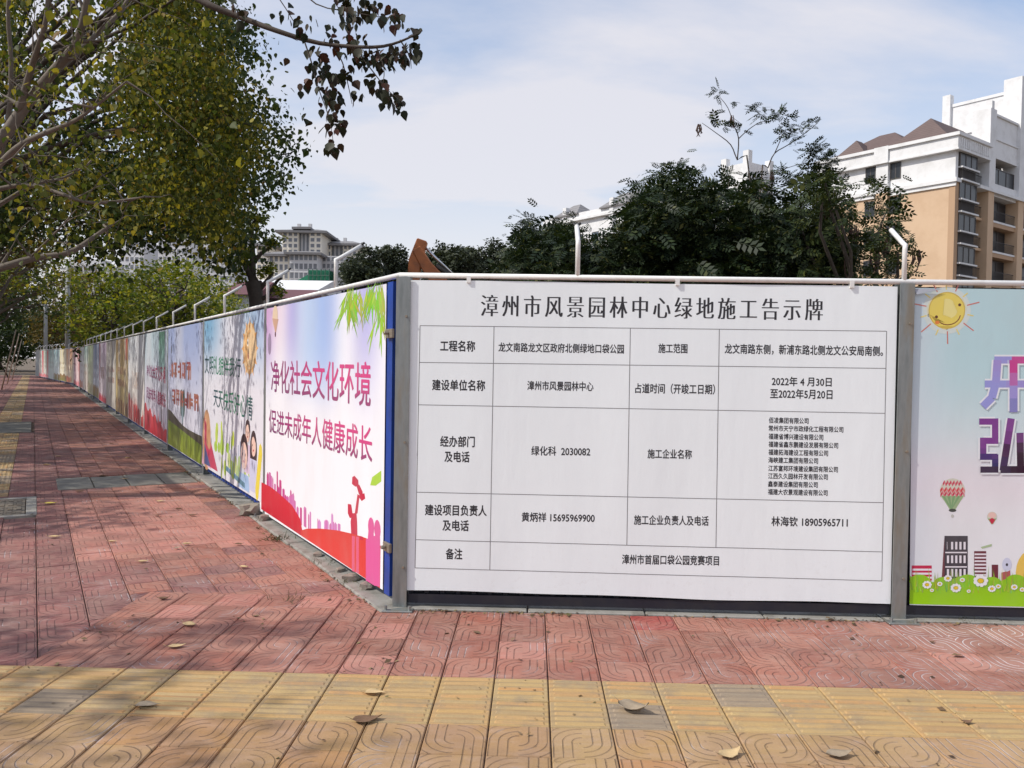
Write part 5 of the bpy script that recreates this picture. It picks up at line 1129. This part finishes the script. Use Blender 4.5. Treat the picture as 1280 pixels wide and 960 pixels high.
# second street tree: the big mass of foliage
def canopy(fn_in, n, rng, xr, yr, dr):
    out = []
    while len(out) < n:
        x, y = rng.uniform(*xr), rng.uniform(*yr)
        if rng.random() < fn_in(x, y): out.append(at(x, y, rng.uniform(*dr)))
    return np.array(out)
XB = lambda y: np.interp(y, [-200, 0, 60, 100, 150, 185, 215, 260, 300, 335], [330, 268, 285, 300, 318, 335, 322, 306, 296, 285])
YB = lambda x: np.interp(x, [0, 60, 110, 150, 200, 240, 290], [250, 255, 300, 285, 262, 290, 325])
def lump(x, y, s=38, ph=0): return .5+.5*math.sin(x/s+1.7*math.sin(y/(s*1.3)+ph))*math.sin(y/s*1.1+ph+.6*math.sin(x/(s*.8)))
def dens2(x, y):
    if x > XB(y) or y > YB(x): return 0
    d = min(1, (XB(y)-x)/30)*min(1, (YB(x)-y)/24+.25)
    k = 1.0 if x > 165 else .06+.6*ss(.45, .85, lump(x, y, 30, 2))
    if 0 < x < 135 and 20 < y < 215: k *= .2
    if 40 < x < 100 and 225 < y < 292: k *= .18
    return d*k
T2 = thing('street_tree', (-13.2, 15.5, 0), 'second street tree, its dense yellow-green crown filling the upper left above the walkway', 'tree')
tb = np.array([-13.2, 15.5, 0.]); tt = np.array([-11.6, 15.2, 4.2]); m = MB(); m.tube(jitter(bez(tb, tt, (-.2, 0, 0), 7), .03, rr), [.24, .21, .2, .19, .18, .17, .16], 10); m.build('trunk', BARK, T2, smooth=True)
cen = canopy(dens2, 480, RNG, (-60, 345), (-160, 330), (12.2, 16.5))
for i in range(16):
    c = cen[rr.randrange(len(cen))]; m = MB(); m.tube(jitter(bez(tt+np.array([0, 0, rr.uniform(-.8, .2)]), c, (0, 0, .7), 8), .08, rr), [.08*(1-.8*k/7) for k in range(8)], 6, cap=False)
    for _ in range(5): c2_ = c+np.clip(RNG.normal(0, .35, 3), -.45, .45); m.tube(jitter(bez(c, c2_, (0, 0, .1), 4), .03, rr), [.014, .01, .007, .004], 4, cap=False)
    m.build('branch', BARKD, T2, smooth=True)['kind'] = 'stuff'
def spray(C, per, sig, flat=.75):
    return np.concatenate([c+RNG.normal(0, 1, (per, 3))*np.array([sig, sig, sig*flat]) for c in C])
leaves('crown', LF_YEL, T2, spray(cen, 95, .21, 1.25), .060, HEART, droop=.9)
leaves('crown', LF_YEL, T2, clumps([(-14.5+rr.uniform(-3.2, 2.2), 15.5+rr.uniform(-3, 3), rr.uniform(4.2, 7.6), .9) for _ in range(26)], rr, 20, 16), .10, DIAM)

# third street tree, dark and ragged, its outer twigs seen against the sky
XB3 = lambda y: np.interp(y, [-200, 0, 40, 100, 150, 185, 215, 260, 300, 345], [300, 292, 318, 322, 352, 376, 350, 338, 322, 312])
YB3 = lambda x: np.interp(x, [0, 60, 130, 180, 230, 280, 330], [300, 300, 328, 305, 292, 338, 342])
def dens3(x, y):
    if x > XB3(y) or y > YB3(x): return 0
    e = min(1, (XB3(y)-x)/40); k = (.25+.75*ss(.25, .6, lump(x, y, 17, 1)))
    if x < 250 and y < 200: k *= .12+.6*ss(.5, .8, lump(x, y, 25, 4))
    if 40 < x < 105 and 20 < y < 110: k *= .3
    if 40 < x < 110 and 225 < y < 290: k *= .2
    return k*(.35+.65*e)
T3 = thing('street_tree', (-17.4, 21.5, 0), 'third street tree, dark ragged crown whose outer leaves stand against the pale sky', 'tree')
tb = np.array([-17.4, 21.5, 0.]); tt = np.array([-14.6, 21, 5.2]); m = MB(); m.tube(jitter(bez(tb, tt, (-.2, 0, 0), 7), .03, rr), [.27, .24, .22, .2, .19, .18, .17], 10); m.build('trunk', BARKD, T3, smooth=True)
cen = canopy(dens3, 620, RNG, (-40, 380), (-120, 345), (18.0, 22.5))
for i in range(22):
    c = cen[rr.randrange(len(cen))]; m = MB(); m.tube(jitter(bez(tt+np.array([0, 0, rr.uniform(-.8, .2)]), c, (0, 0, .9), 8), .1, rr), [.09*(1-.82*k/7) for k in range(8)], 6, cap=False); m.build('branch', BARKD, T3, smooth=True)
leaves('crown', LF_DK, T3, spray(cen, 44, .27), .095, HEART, droop=.8)
leaves('crown', LF_DK, T3, clumps([(-19.5+rr.uniform(-3.2, 2.2), 21.5+rr.uniform(-3, 3), rr.uniform(4.2, 8.2), 1.0) for _ in range(24)], rr, 20, 16), .13, DIAM)

# more street trees down the walkway
RL = ['fourth street tree, pale trunk leaning in at the left edge, crown brownish green', 'fifth street tree down the walkway, green crown low over the path', 'sixth street tree down the walkway, small in the distance', 'seventh street tree, dark above the far end of the path', 'eighth street tree at the far end of the walkway', 'ninth street tree, farthest of the row beside the path']
for i, (s_, mt) in enumerate(((29, LF_BR), (37, LF_GR), (46, LF_DK), (56, LF_DK), (67, LF_DK), (80, LF_DK))):
    b_ = SB(s_, 4.2, 0); cs_ = [(b_[0]+rr.uniform(-3, 2.6), b_[1]+rr.uniform(-2.8, 2.8), rr.uniform(4.3, 8.2), rr.uniform(.9, 1.4)) for _ in range(32)]
    tree(RL[i], b_, 7, .2, cs_, mt, BARK if i < 2 else BARKD, .15+.02*i, DIAM, 16, 16, name='street_tree', seed=20+i)
# shade trees on the road side of the row (outside the frame to the left; they cast the shade on the walkway)
for i, (s_, lab) in enumerate(((-.6, 'roadside shade tree left of the near pavement'), (4.7, 'second roadside shade tree left of the walkway'), (9.6, 'third roadside shade tree left of the walkway'), (15, 'fourth roadside shade tree left of the walkway'), (21, 'fifth roadside shade tree left of the walkway'), (28, 'sixth roadside shade tree left of the walkway'), (36, 'seventh roadside shade tree left of the walkway'))):
    b_ = SP(s_, (1.25 if i != 1 else 2.2) if i else 2.9, 0)+np.array([-5.3, -1.7+(0 if i else .9), 0]); w_ = 2.9 if i > 1 else (2.3 if i else 1.5)
    tree(lab, b_, 7, .2, [(b_[0]+rr.uniform(-w_, w_), b_[1]+rr.uniform(-w_, w_), rr.uniform(4.4, 6.6), rr.uniform(.6, 1.0)) for _ in range(24 if i > 1 else (18 if i else 4))], LF_DK, BARKD, .10, DIAM, 20, 18, name='street_tree', seed=40+i)

# trees behind the side hoarding
def px_tree(lab, D, x0, x1, yt, mat, ls, n=16, r=1.3, name='tree', bk=BARKD, per=18, sub=16, seed=0, dd=2.5, ylow=420, tr=.2, peak=None):
    rq = random.Random(seed); cs_ = []
    while len(cs_) < n:
        x = rq.uniform(x0, x1); u = (x-(x0+x1)/2)/((x1-x0)/2); top = yt+(1-math.sqrt(max(0, 1-u*u)))*(ylow-yt)*.8
        y = rq.uniform(top, ylow); P = at(x, y, D+rq.uniform(-dd, dd)); rr_ = r*rq.uniform(.7, 1.15); P[2] -= rr_*.5
        if P[2] > .6: cs_.append((P[0], P[1], P[2], rr_))
    b_ = at(max((x0+x1)/2, 64+2191/D), 440, D) if x1 > 65 else at((x0+x1)/2, 440, D); H = at((x0+x1)/2, yt, D)[2]; return tree(lab, (b_[0], D, 0), H, tr, cs_, mat, bk, ls, DIAM, per, sub, name=name, seed=seed)
px_tree('broad yellow-green tree behind the side hoarding, brightest of the clump', 30, 165, 275, 322, LF_GR, .14, 26, 1.1, seed=3, ylow=405)
px_tree('mid-green tree behind the hoarding left of the brightest one', 36, 105, 190, 318, LF_GR, .16, 22, 1.3, seed=4)
px_tree('brownish feathery tree standing over the far part of the hoarding', 66, 56, 122, 322, LF_BR, .22, 24, 1.9, seed=5, ylow=405)
px_tree('dark tree low behind the hoarding beneath the yellow-green crowns', 38, 128, 290, 368, LF_DK, .15, 26, 1.1, seed=6, ylow=425)
px_tree('dark tree closing the view above the far corner of the hoarding', 84, 10, 130, 372, LF_DK, .30, 26, 2.2, seed=7, ylow=440)
px_tree('small green bush tree between the hoarding and the pruned tree', 38, 262, 312, 352, LF_GR, .13, 12, .8, seed=8, ylow=400)
px_tree('shadowed tree far beyond the end of the walkway', 90, -60, 60, 350, LF_DK, .40, 22, 3.0, seed=9, ylow=445)
px_tree('dark tree beyond the left end of the white railing', 80, -160, -10, 330, LF_DK, .40, 22, 3.0, seed=10, ylow=445)
# pruned tree with tufts
pt = thing('pruned_tree', at(322, 440, 22)*np.array([1, 1, 0]), 'pollarded tree with thick dark trunk and small tufts of leaves on cut limbs', 'tree')
pb = at(322, 440, 22); m = MB(); m.tube([(pb[0], 22, 0), at(322, 400, 22), at(320, 372, 22), at(317, 352, 22)], [.22, .20, .19, .22], 10); m.build('trunk', BARKD, pt, smooth=True)
T1s = T1
for px, r0, r1 in (([(316, 356, 22), (316, 330, 22), (315, 300, 22), (315, 285, 22), (321, 275, 22), (326, 268, 22)], .10, .035), ([(315, 287, 22), (311, 276, 22), (308, 268, 22)], .04, .025), ([(318, 352, 22), (312, 340, 22), (305, 326, 22), (300, 318, 22)], .13, .06), ([(316, 330, 22), (326, 317, 22), (338, 309, 22), (345, 301, 22)], .07, .03), ([(322, 365, 22), (334, 350, 22), (342, 340, 22)], .08, .03), ([(324, 375, 22), (336, 368, 22), (346, 352, 22), (352, 348, 21.8)], .07, .03)):
    limb(px, r0, r1, None, n=7, T=pt, bm=BARKD)
cc = []
for (x, y, r) in ((320, 268, .28), (312, 270, .25), (328, 275, .22), (302, 310, .3), (308, 322, .3), (298, 330, .28), (344, 300, .26), (338, 303, .18), (338, 335, .22), (330, 340, .2), (350, 364, .28), (300, 344, .3)): P = at(x, y, 22); cc.append((P[0], P[1], P[2], r))
leaves('crown', LF_GR, pt, clumps(cc, rr, 16, 10), .085, DIAM)

# distant tree line
el_ = ['round', 'tall', 'leaning', 'broad', 'lumpy', 'domed', 'slim', 'ragged', 'wide']
for i, (x0, x1, yt, D) in enumerate(((436, 474, 310, 62), (466, 508, 306, 66), (532, 566, 300, 70), (556, 590, 299, 68), (578, 614, 287, 72), (606, 640, 290, 74), (634, 672, 284, 70), (690, 722, 276, 66), (668, 700, 282, 72))):
    px_tree('%s far-off dark tree, %s from the left in the line beyond the site' % (el_[i], ['first', 'second', 'third', 'fourth', 'fifth', 'sixth', 'seventh', 'ninth', 'eighth'][i]), D, x0, x1, yt, LF_EUC, .26, 18, 1.05, seed=60+i, ylow=352, per=22, sub=16, dd=2, tr=.16)

# dark shrubby trees straight behind the near hoarding
OUT = [(620, 338), (640, 330), (652, 300), (658, 272), (664, 270), (676, 306), (692, 284), (706, 278), (720, 306), (750, 312), (775, 306), (788, 262), (800, 232), (812, 228), (826, 262), (836, 205), (848, 198), (862, 236), (884, 225), (900, 238), (912, 232), (936, 226), (952, 240), (985, 248), (1005, 232), (1024, 195), (1040, 190), (1052, 232), (1075, 250), (1092, 222), (1108, 240), (1126, 262), (1140, 300), (1160, 312), (1176, 326)]
ox, oy = [p[0] for p in OUT], [p[1] for p in OUT]
def bush(lab, x0, x1, n, dr, mat, dens, seed, size=.20, per=5, sig=.16, base=None, stems=7, ylo=352, nm='shrub_tree'):
    rq = random.Random(seed); D = sum(dr)/2; bx_ = at((x0+x1)/2, 420, D); t_ = thing(nm, (bx_[0], D, 0), lab, 'tree'); C_ = []
    tries = 0
    while len(C_) < n and tries < 40000:
        tries += 1; x = rq.uniform(x0, x1); y = rq.uniform(215, ylo)
        if y > np.interp(x, ox, oy) and rq.random() < dens(x, y): C_.append(at(x, y, rq.uniform(*dr)))
    for k in range(stems):
        c = C_[rq.randrange(len(C_))]; m = MB(); b0 = np.array([bx_[0]+rq.uniform(-.4, .4), D+rq.uniform(-.4, .4), 0]); m.tube(jitter(bez(b0, c, ((c[0]-bx_[0])*-.2, 0, .5), 8), .05, rq), [.045*(1-.8*q/7)+.003 for q in range(8)], 6, cap=False); m.build('stem', BARKD, t_, smooth=True)
    # lower growth behind the boards
    low = [np.array([bx_[0]+rq.uniform(-1, 1)*(x1-x0)/2/1005*D, rq.uniform(*dr), rq.uniform(.5, 2.0)]) for _ in range(n//5)]
    leaves('crown', mat, t_, spray(np.array(C_+low), per, sig), size, PIN, droop=.15, jit=.9); return t_
def near_top(x, y, k=40): return ss(0, k, y-np.interp(x, ox, oy))
def dmain(x, y):
    if y > 296 and 800 < x < 975: return 1
    return .04+.9*ss(.47, .64, lump(x, y, 9.5, 3))*(.45+.55*near_top(x, y))
bush('dense blackish-green shrubby tree rising tallest behind the middle of the notice', 786, 985, 820, (8.6, 12.5), LF_BUSH, dmain, 1, .15, per=11, sig=.11)
bush('lower mixed dark bush between the lone rail bracket and the tallest tree', 690, 835, 300, (9, 12.5), LF_BUSH, lambda x, y: ss(.35, .6, lump(x, y, 10, 5))*.7*(.3+.7*ss(285, 320, y)), 2, .14, per=9, sig=.11)
bush('small pointed dark bush left of the lone rail bracket', 632, 730, 330, (10, 13), LF_BUSH, lambda x, y: 1 if y > 318 else .12+.75*ss(.4, .62, lump(x, y, 7, 2)), 3, .13, per=9, sig=.10)
bush('open leafy tree spreading in front of the tan apartment wall', 985, 1160, 125, (8.2, 11), LF_BUSH2, lambda x, y: ss(.48, .66, lump(x, y, 10, 1))*(.9 if x < 1060 else .6)*(1 if x < 1110 or y > 290 else .3), 4, .135, per=9, sig=.10)
bush('dark bush filling the foot of the open leafy tree', 960, 1060, 260, (9.5, 12.5), LF_BUSH, lambda x, y: ss(255, 335, y)*(1-.8*ss(1010, 1060, x)), 5, .15, per=10, sig=.12)

# long bare shoots with tufts and pods
sh = thing('tall_shoots', at(945, 420, 9.3)*np.array([1, 1, 0]), 'thin bare shoots with leaf tufts and hanging pods standing above the dark trees', 'tree')
Z = 9.3; c4 = lambda x, y: (860+x/6, 100+y/6, Z)
sp0 = at(945, 420, Z); sp0[2] = 0
for px, r0, r1, st_ in (([c4(470, 790), c4(370, 600), c4(320, 485), c4(215, 400), c4(105, 322)], .011, .003, True), ([c4(370, 600), c4(380, 440), c4(345, 340), c4(300, 210), c4(240, 130)], .008, .003, False), ([c4(380, 440), c4(450, 375), c4(545, 315), c4(620, 315)], .006, .003, False),
                    ([c4(540, 860), c4(600, 660), c4(650, 550), c4(745, 490), c4(870, 405), c4(975, 320)], .010, .003, True), ([c4(650, 550), c4(705, 410), c4(680, 330)], .006, .003, False), ([c4(860, 900), c4(905, 650), c4(900, 560)], .008, .003, True), ([c4(660, 690), c4(790, 645), c4(900, 620)], .004, .003, False), ([c4(300, 820), c4(310, 740), c4(300, 700)], .005, .002, False), ([c4(255, 230), c4(250, 170)], .002, .002, False), ([c4(320, 270), c4(400, 330)], .003, .002, False)):
    limb(px, r0, r1, sp0 if st_ else None, n=5, T=sh, bm=BARKD)
SP_ = [at(x+rr.gauss(0, 7), y+rr.gauss(0, 6), Z+rr.gauss(0, .15)) for (x, y) in ((843, 210), (852, 216), (840, 226), (812, 236), (804, 246), (816, 250), (1030, 205), (1040, 214), (1026, 226), (1048, 236), (1036, 246), (862, 236), (900, 236), (1092, 230), (1104, 246)) for _ in range(12)]
for (x, y, r, n) in ((215, 100, 26, 6), (355, 175, 20, 3), (170, 265, 32, 6), (230, 320, 36, 7), (270, 365, 20, 3), (400, 370, 34, 5), (500, 210, 36, 8), (560, 240, 36, 8), (640, 280, 34, 8), (690, 250, 44, 14), (745, 370, 44, 12), (770, 430, 44, 14), (830, 360, 34, 8), (900, 345, 34, 8), (950, 330, 18, 3), (940, 530, 44, 16), (990, 560, 54, 22), (1050, 600, 44, 14), (1010, 650, 54, 18), (700, 690, 44, 10), (760, 740, 54, 14), (860, 740, 54, 16), (930, 760, 54, 18), (1000, 720, 50, 14), (290, 700, 34, 5), (330, 720, 26, 3), (545, 265, 22, 3), (510, 350, 12, 1), (760, 505, 14, 1), (985, 500, 30, 8)):
    for _ in range(max(1, int(n*1.7))): q = c4(x+rr.gauss(0, r*.7), y+rr.gauss(0, r*.5)); SP_.append(at(q[0], q[1], Z+rr.gauss(0, .12)))
leaves('leaf_tufts', LF_BUSH, sh, SP_, .085, PIN, droop=-.1, jit=.8)
for (x, y, n, T_) in ((88, 330, 7, sh), (335, 265, 5, sh), (630, 690, 6, sh)):
    for i in range(n):
        a = at(*c4(x+rr.uniform(-14, 14), y)); m = MB(); l = rr.uniform(.10, .17); m.tube([a, a+np.array([rr.uniform(-.02, .02), 0, -l*.5]), a+np.array([rr.uniform(-.04, .04), 0, -l])], [.004, .009, .003], 5); m.build('seed_pod', POD, T_)
pd = [o for o in bpy.data.objects if o.get('label', '').startswith('open leafy tree')][0]
for (x, y, n) in ((1068, 300, 9), (1108, 318, 9), (1094, 330, 6), (1036, 262, 6), (1144, 332, 5), (1060, 342, 4)):
    for i in range(n):
        a = at(x+rr.uniform(-6, 6), y-18+rr.uniform(-4, 4), 9.2); m = MB(); l = rr.uniform(.16, .28); m.tube([a, a+np.array([rr.uniform(-.02, .02), 0, -l*.5]), a+np.array([rr.uniform(-.04, .04), 0, -l])], [.004, .011, .004], 5); m.build('seed_pod', POD, pd)

# ------------------------------------------------------------------ street furniture far down the walkway
PG = simple('grey_concrete_pole', (.30, .31, .30), .8, var=.15)
for (x, D, lab) in ((57, 60, 'grey pole behind the far hoarding, left one of two'), (84.5, 46, 'grey pole behind the far hoarding, right one of two')):
    P = at(x, 430, D); t_ = thing('utility_pole', (P[0], D, 0), lab, 'pole'); m = MB(); m.tube([(P[0], D, 0), (P[0], D, 3.5), (P[0], D, 7)], [.15, .13, .11], 12); m.build('shaft', PG, t_, True)
    m = MB(); m.box((P[0]-.4, D-.06, 6.5), (.8, 0, 0), (0, .1, 0), (0, 0, .1)); m.build('cross_arm', PG, t_)
WR = simple('white_rail_paint', (.62, .64, .68), .5, var=.1)
rl = thing('railing', SB(50, 5.6, 0), 'low white roadside railing far down the left side of the walkway', 'railing')
for i in range(28):
    s_ = 28+i*1.6; a, b = SB(s_, 5.6, 0), SB(s_+1.6, 5.6, 0); m = MB(); m.tube([a, a+UP*1.05], .03, 6); m.build('rail_post', WR, rl)
    m = MB()
    for z in (.25, .95): m.tube([a+UP*z, b+UP*z], .02, 5, cap=False)
    for k in range(1, 8): q = a+(b-a)*k/8; m.tube([q+UP*.25, q+UP*.95], .011, 4, cap=False)
    m.build('rail_panel', WR, rl)['kind'] = 'stuff'
BAM = simple('bamboo_prop', (.42, .33, .25), .7, var=.3, scale=4); DKP = simple('dark_prop', (.03, .025, .02), .8, var=.2)
gp = ground_at(11, 473); tp_ = at(-9, 437, gp[1]); t_ = thing('tree_prop', gp, 'dark slanting tree prop standing on the walkway at the left edge', 'tree prop'); m = MB(); m.tube([gp, tp_, tp_+(tp_-gp)*.8], [.05, .045, .04], 7); m.build('prop_pole', DKP, t_, True)
for i, (x0, y0, x1, y1, D) in enumerate(((2, 447, 20, 412, 36), (9, 447, 24, 417, 44), (15, 447, 27, 424, 52))):
    a = at(x0, y0, D); a[2] = 0; b = at(x1, y1, D); t_ = thing('tree_prop', a, 'pale slanting bamboo tree prop, %s of three beside the far walkway' % ['nearest', 'middle', 'farthest'][i], 'tree prop')
    m = MB(); m.tube([a, b], [.03, .024], 6); m.build('prop_pole', BAM, t_, True)

# ------------------------------------------------------------------ fallen leaves, stones, weeds
DL = [simple('dry_leaf_tan', (.52, .38, .20), .7, var=.3, scale=30), simple('dry_leaf_brown', (.16, .09, .05), .8, var=.4, scale=30), simple('dry_leaf_yellow', (.58, .47, .08), .6, var=.2, scale=30), simple('dry_leaf_grey', (.30, .24, .17), .8, var=.4, scale=30)]
def fallen(x, y, L0, mi, curl, rz, label):
    L0 *= .55 if y < 740 else .66; curl *= .65; P = ground_at(x, y); t_ = MB(); n = 9; V = []; rq = random.Random(int(x*7+y))
    ws = [0, .62, .86, .92, .84, .66, .42, .2, .02]; fold = rq.uniform(.1, .5)
    for i in range(n):
        u = i/(n-1); 
        for k in (-2, -1, 0, 1, 2):
            w_ = ws[i]*.5*k/2; a = curl*(u-.4)*1.6; zc = abs(k)/2*ws[i]*fold*.6; xx = math.sin(a)/curl if abs(curl) > .05 else u-.4; zz_ = (1-math.cos(a))/curl if abs(curl) > .05 else 0
            V.append((xx+.04*rq.uniform(-1, 1), w_*(1-fold*.3)+.02*rq.uniform(-1, 1), abs(zz_)+zc+.02*rq.random()))
    V = np.array(V)*L0; zmin = V[:, 2].min(); V[:, 2] += .004-zmin; c, s = math.cos(rz), math.sin(rz); V = np.stack([V[:, 0]*c-V[:, 1]*s, V[:, 0]*s+V[:, 1]*c, V[:, 2]], 1)+P
    F = [(i*5+k, i*5+k+1, i*5+6+k, i*5+5+k) for i in range(n-1) for k in range(4)]
    t_.add(list(V), F); t_.tube([V[2], V[2]-(V[22]-V[2])*.5+UP*.01], [.0012, .0008], 4)
    o = t_.build('fallen_leaf', DL[mi], None, True, orig=np.array(P)); md = o.modifiers.new('thickness', 'SOLIDIFY'); md.thickness = .0008
    return tag(o, label, 'leaf', 'fallen leaves on the pavement')
for a in ((219, 810, .085, 0, .9, .3, 'pale tan fallen leaf, tip raised, on red tiles above the yellow band'), (236, 782, .10, 0, .8, -.5, 'twisted tan fallen leaf on red tiles just behind the palest leaf'), (204, 750, .075, 1, 1.6, .2, 'dark curled fallen leaf where the two red paving patterns meet'),
          (181, 884, .10, 3, .5, .1, 'flat grey-brown fallen leaf on the joint of two yellow ribbed tiles at left'), (455, 902, .12, 1, .9, .2, 'dark pointed fallen leaf beside the lower yellow tile edge, left of centre'), (466, 868, .09, 0, .5, .1, 'thin pale fallen leaf on a sand-coloured ribbed tile left of centre'),
          (789, 889, .16, 3, 1.9, -.6, 'large crumpled fallen leaf on a yellow ribbed tile below the notice'), (910, 946, .11, 0, 1.5, .4, 'tan curled fallen leaf at the bottom edge right of centre'), (1046, 946, .11, 3, 1.2, .1, 'grey-tan cupped fallen leaf at the bottom edge under the right post'),
          (1208, 904, .05, 1, 1.6, 0, 'small brown bent leaf on sand tiles at the right'), (1165, 804, .035, 1, 1.0, .5, 'tiny dark leaf on red tiles below the right-hand banner'), (67, 672, .12, 0, .7, .1, 'long pale fallen leaf on dark red tiles at the left'), (62, 630, .16, 2, .6, .2, 'bright yellow fallen leaf beside the manhole frame'),
          (178, 703, .09, 0, .8, .3, 'small cream leaf on dark red tiles left of the pink patch'), (304, 710, .09, 0, 1.0, -.3, 'cream folded leaf on red tiles below the second side banner'), (233, 681, .09, 0, .8, .4, 'pale leaf on the salmon tiles, nearest the dark seam'), (221, 686, .07, 3, .8, 1.2, 'grey leaf just beside the pale one on the salmon tiles'),
          (223, 637, .09, 1, .9, .2, 'brown leaf on salmon tiles halfway to the hoarding'), (200, 627, .11, 0, .6, 0, 'tan leaf at the far edge of the salmon tiles'), (240, 645, .10, 1, 1.0, .4, 'dark brown leaf on the right part of the salmon tiles'), (196, 645, .08, 1, 1.0, .1, 'dark brown leaf in the middle of the salmon tiles'),
          (298, 681, .09, 1, .8, .1, 'brown leaf on red tiles near the stone by the post'), (140, 678, .08, 0, .8, .3, 'pale leaf at the left side of the salmon tiles'), (41, 663, .07, 1, 1.0, .2, 'dark leaf on dark red tiles right of the manhole'), (99, 615, .13, 1, .9, .2, 'brown leaf at the near edge of the grey cover slabs'),
          (128, 596, .12, 1, .8, .6, 'brown leaf lying on the grey cover slabs'), (156, 599, .10, 0, .8, .3, 'pale leaf lying on the grey cover slabs'), (72, 571, .12, 0, .6, .2, 'pale leaf on red tiles beyond the grey slabs, left'), (160, 573, .12, 0, .6, .8, 'whitish leaf on red tiles beyond the grey slabs, right'), (58, 582, .12, 0, .7, .2, 'thin whitish leaf beyond the grey slabs beside the yellow strip')):
    fallen(*a)
STN = simple('rubble_stone', (.24, .215, .18), .9, var=.3, scale=20, bstr=.7)
def stone(x, y, r, lab):
    P = ground_at(x, y); rq = random.Random(int(x)); bm_ = __import__('bmesh').new(); __import__('bmesh').ops.create_icosphere(bm_, subdivisions=2, radius=1)
    for v in bm_.verts: k = 1+.35*math.sin(v.co.x*3+rq.random()*.6)*math.cos(v.co.y*4+x)+rq.uniform(-.07, .07); v.co = Vector((max(-.8, min(.8, v.co.x*k))*r*1.4, max(-.8, min(.8, v.co.y*k))*r, max(-.7, min(.7, v.co.z*k))*r*.8))
    me = bpy.data.meshes.new('rubble_stone'); bm_.to_mesh(me); me.materials.append(STN); o = bpy.data.objects.new('rubble_stone', me); COL.objects.link(o); o.location = (P[0], P[1], r*.5); o.rotation_euler[2] = rq.random()*3; return tag(o, lab, 'stone', 'loose stones along the hoarding foot')
stone(316, 643, .10, 'grey lump of broken concrete at the foot of the first side post'); stone(330, 652, .06, 'small broken stone just right of the larger lump by the post'); stone(438, 727, .05, 'dark stone under the first side banner near the corner')
stone(397, 697, .04, 'small stone half way along the foot of the first side banner'); stone(460, 737, .05, 'stone by the corner latch under the pink banner end'); stone(425, 716, .035, 'little stone beside the grass tuft under the first banner')
GRS = leafmat('weed_blades', [(0, (.03, .04, .015)), (.6, (.07, .08, .03)), (1, (.16, .13, .07))], .3)
BLADE = (np.array([(0, -.05, 0), (.5, -.03, .06), (1, 0, 0), (.5, .03, .06), (0, .05, 0)]), [(0, 1, 2, 3, 4)])
def weeds(P, n, sz, lab, spread=.05):
    t_ = thing('weed_tuft', P, lab, 'weeds'); o = leaves('blades', GRS, t_, P+np.stack([RNG.normal(0, spread, n), RNG.normal(0, spread*.7, n), np.full(n, .004)], 1), sz*.8, BLADE, droop=-.8, var=.18); return t_
for k, (x, y, n, sz, lab) in enumerate(((347, 676, 60, .08, 'green weed tuft at the foot of the first banner, left part'), (405, 706, 40, .05, 'dry weed tuft under the middle of the first banner'), (442, 728, 50, .06, 'dark weeds and litter under the first banner near the corner'), (362, 750, 40, .05, 'dry weed on the tiles just left of the corner, where the patterns meet'), (1090, 768, 40, .035, 'bits of dry weed along the kerb left of the right-hand post'), (1205, 775, 50, .035, 'dry weed crumbs along the kerb under the right-hand banner'), (1040, 765, 30, .03, 'dry litter in the kerb joint under the notice, right part'), (640, 757, 26, .025, 'tiny dry weeds in the kerb joint under the notice, left part'))):
    weeds(ground_at(x, y), n, sz, lab, .07)

# bolt heads on the near posts, and crumbs of leaf litter swept against the kerbs
for o in [c for c in ff.children if c.name.startswith('post')]:
    c_ = np.mean([np.array(v.co) for v in o.data.vertices], 0)+origin(ff); sx_ = (c_-C0)@u1
    for z in (.25, 1.0, 1.75):
        m = MB(); m.tube([FP(sx_+.02, .012, z), FP(sx_+.02, .022, z)], .008, 6); m.build('bolt', RUST, o)
LIT = leafmat('leaf_litter_crumbs', [(0, (.05, .03, .02)), (.5, (.14, .09, .05)), (.8, (.28, .20, .11)), (1, (.10, .10, .04))], .1)
def litter(fn, s0, s1, n, t0, sd_, lab):
    S = RNG.uniform(s0, s1, n); keep = np.sin(S*3.1)+np.sin(S*7.7+1)+RNG.normal(0, .8, n) > .2; S = S[keep]; P = np.array([fn(s_, t0+abs(RNG.normal(0, sd_)), .006) for s_ in S])
    t_ = thing('leaf_litter', fn((s0+s1)/2, t0, 0), lab, 'leaf litter'); leaves('litter_crumbs', LIT, t_, P, .016, DIAM, droop=0, var=.5, jit=.4)
litter(FP, .15, 4.2, 900, .03, .035, 'thin line of leaf crumbs and dirt along the kerb below the notice and right banner')
litter(SP, .1, 9, 1600, .08, .07, 'brown leaf crumbs and dirt collected along the foot of the side hoarding')
litter(SP, .2, 12, 500, .2, 1.1, 'scattered leaf crumbs over the red walkway tiles beside the hoarding')
litter(FP, -1.6, 4.2, 500, .1, .9, 'scattered leaf crumbs over the red and yellow tiles in front of the notice')
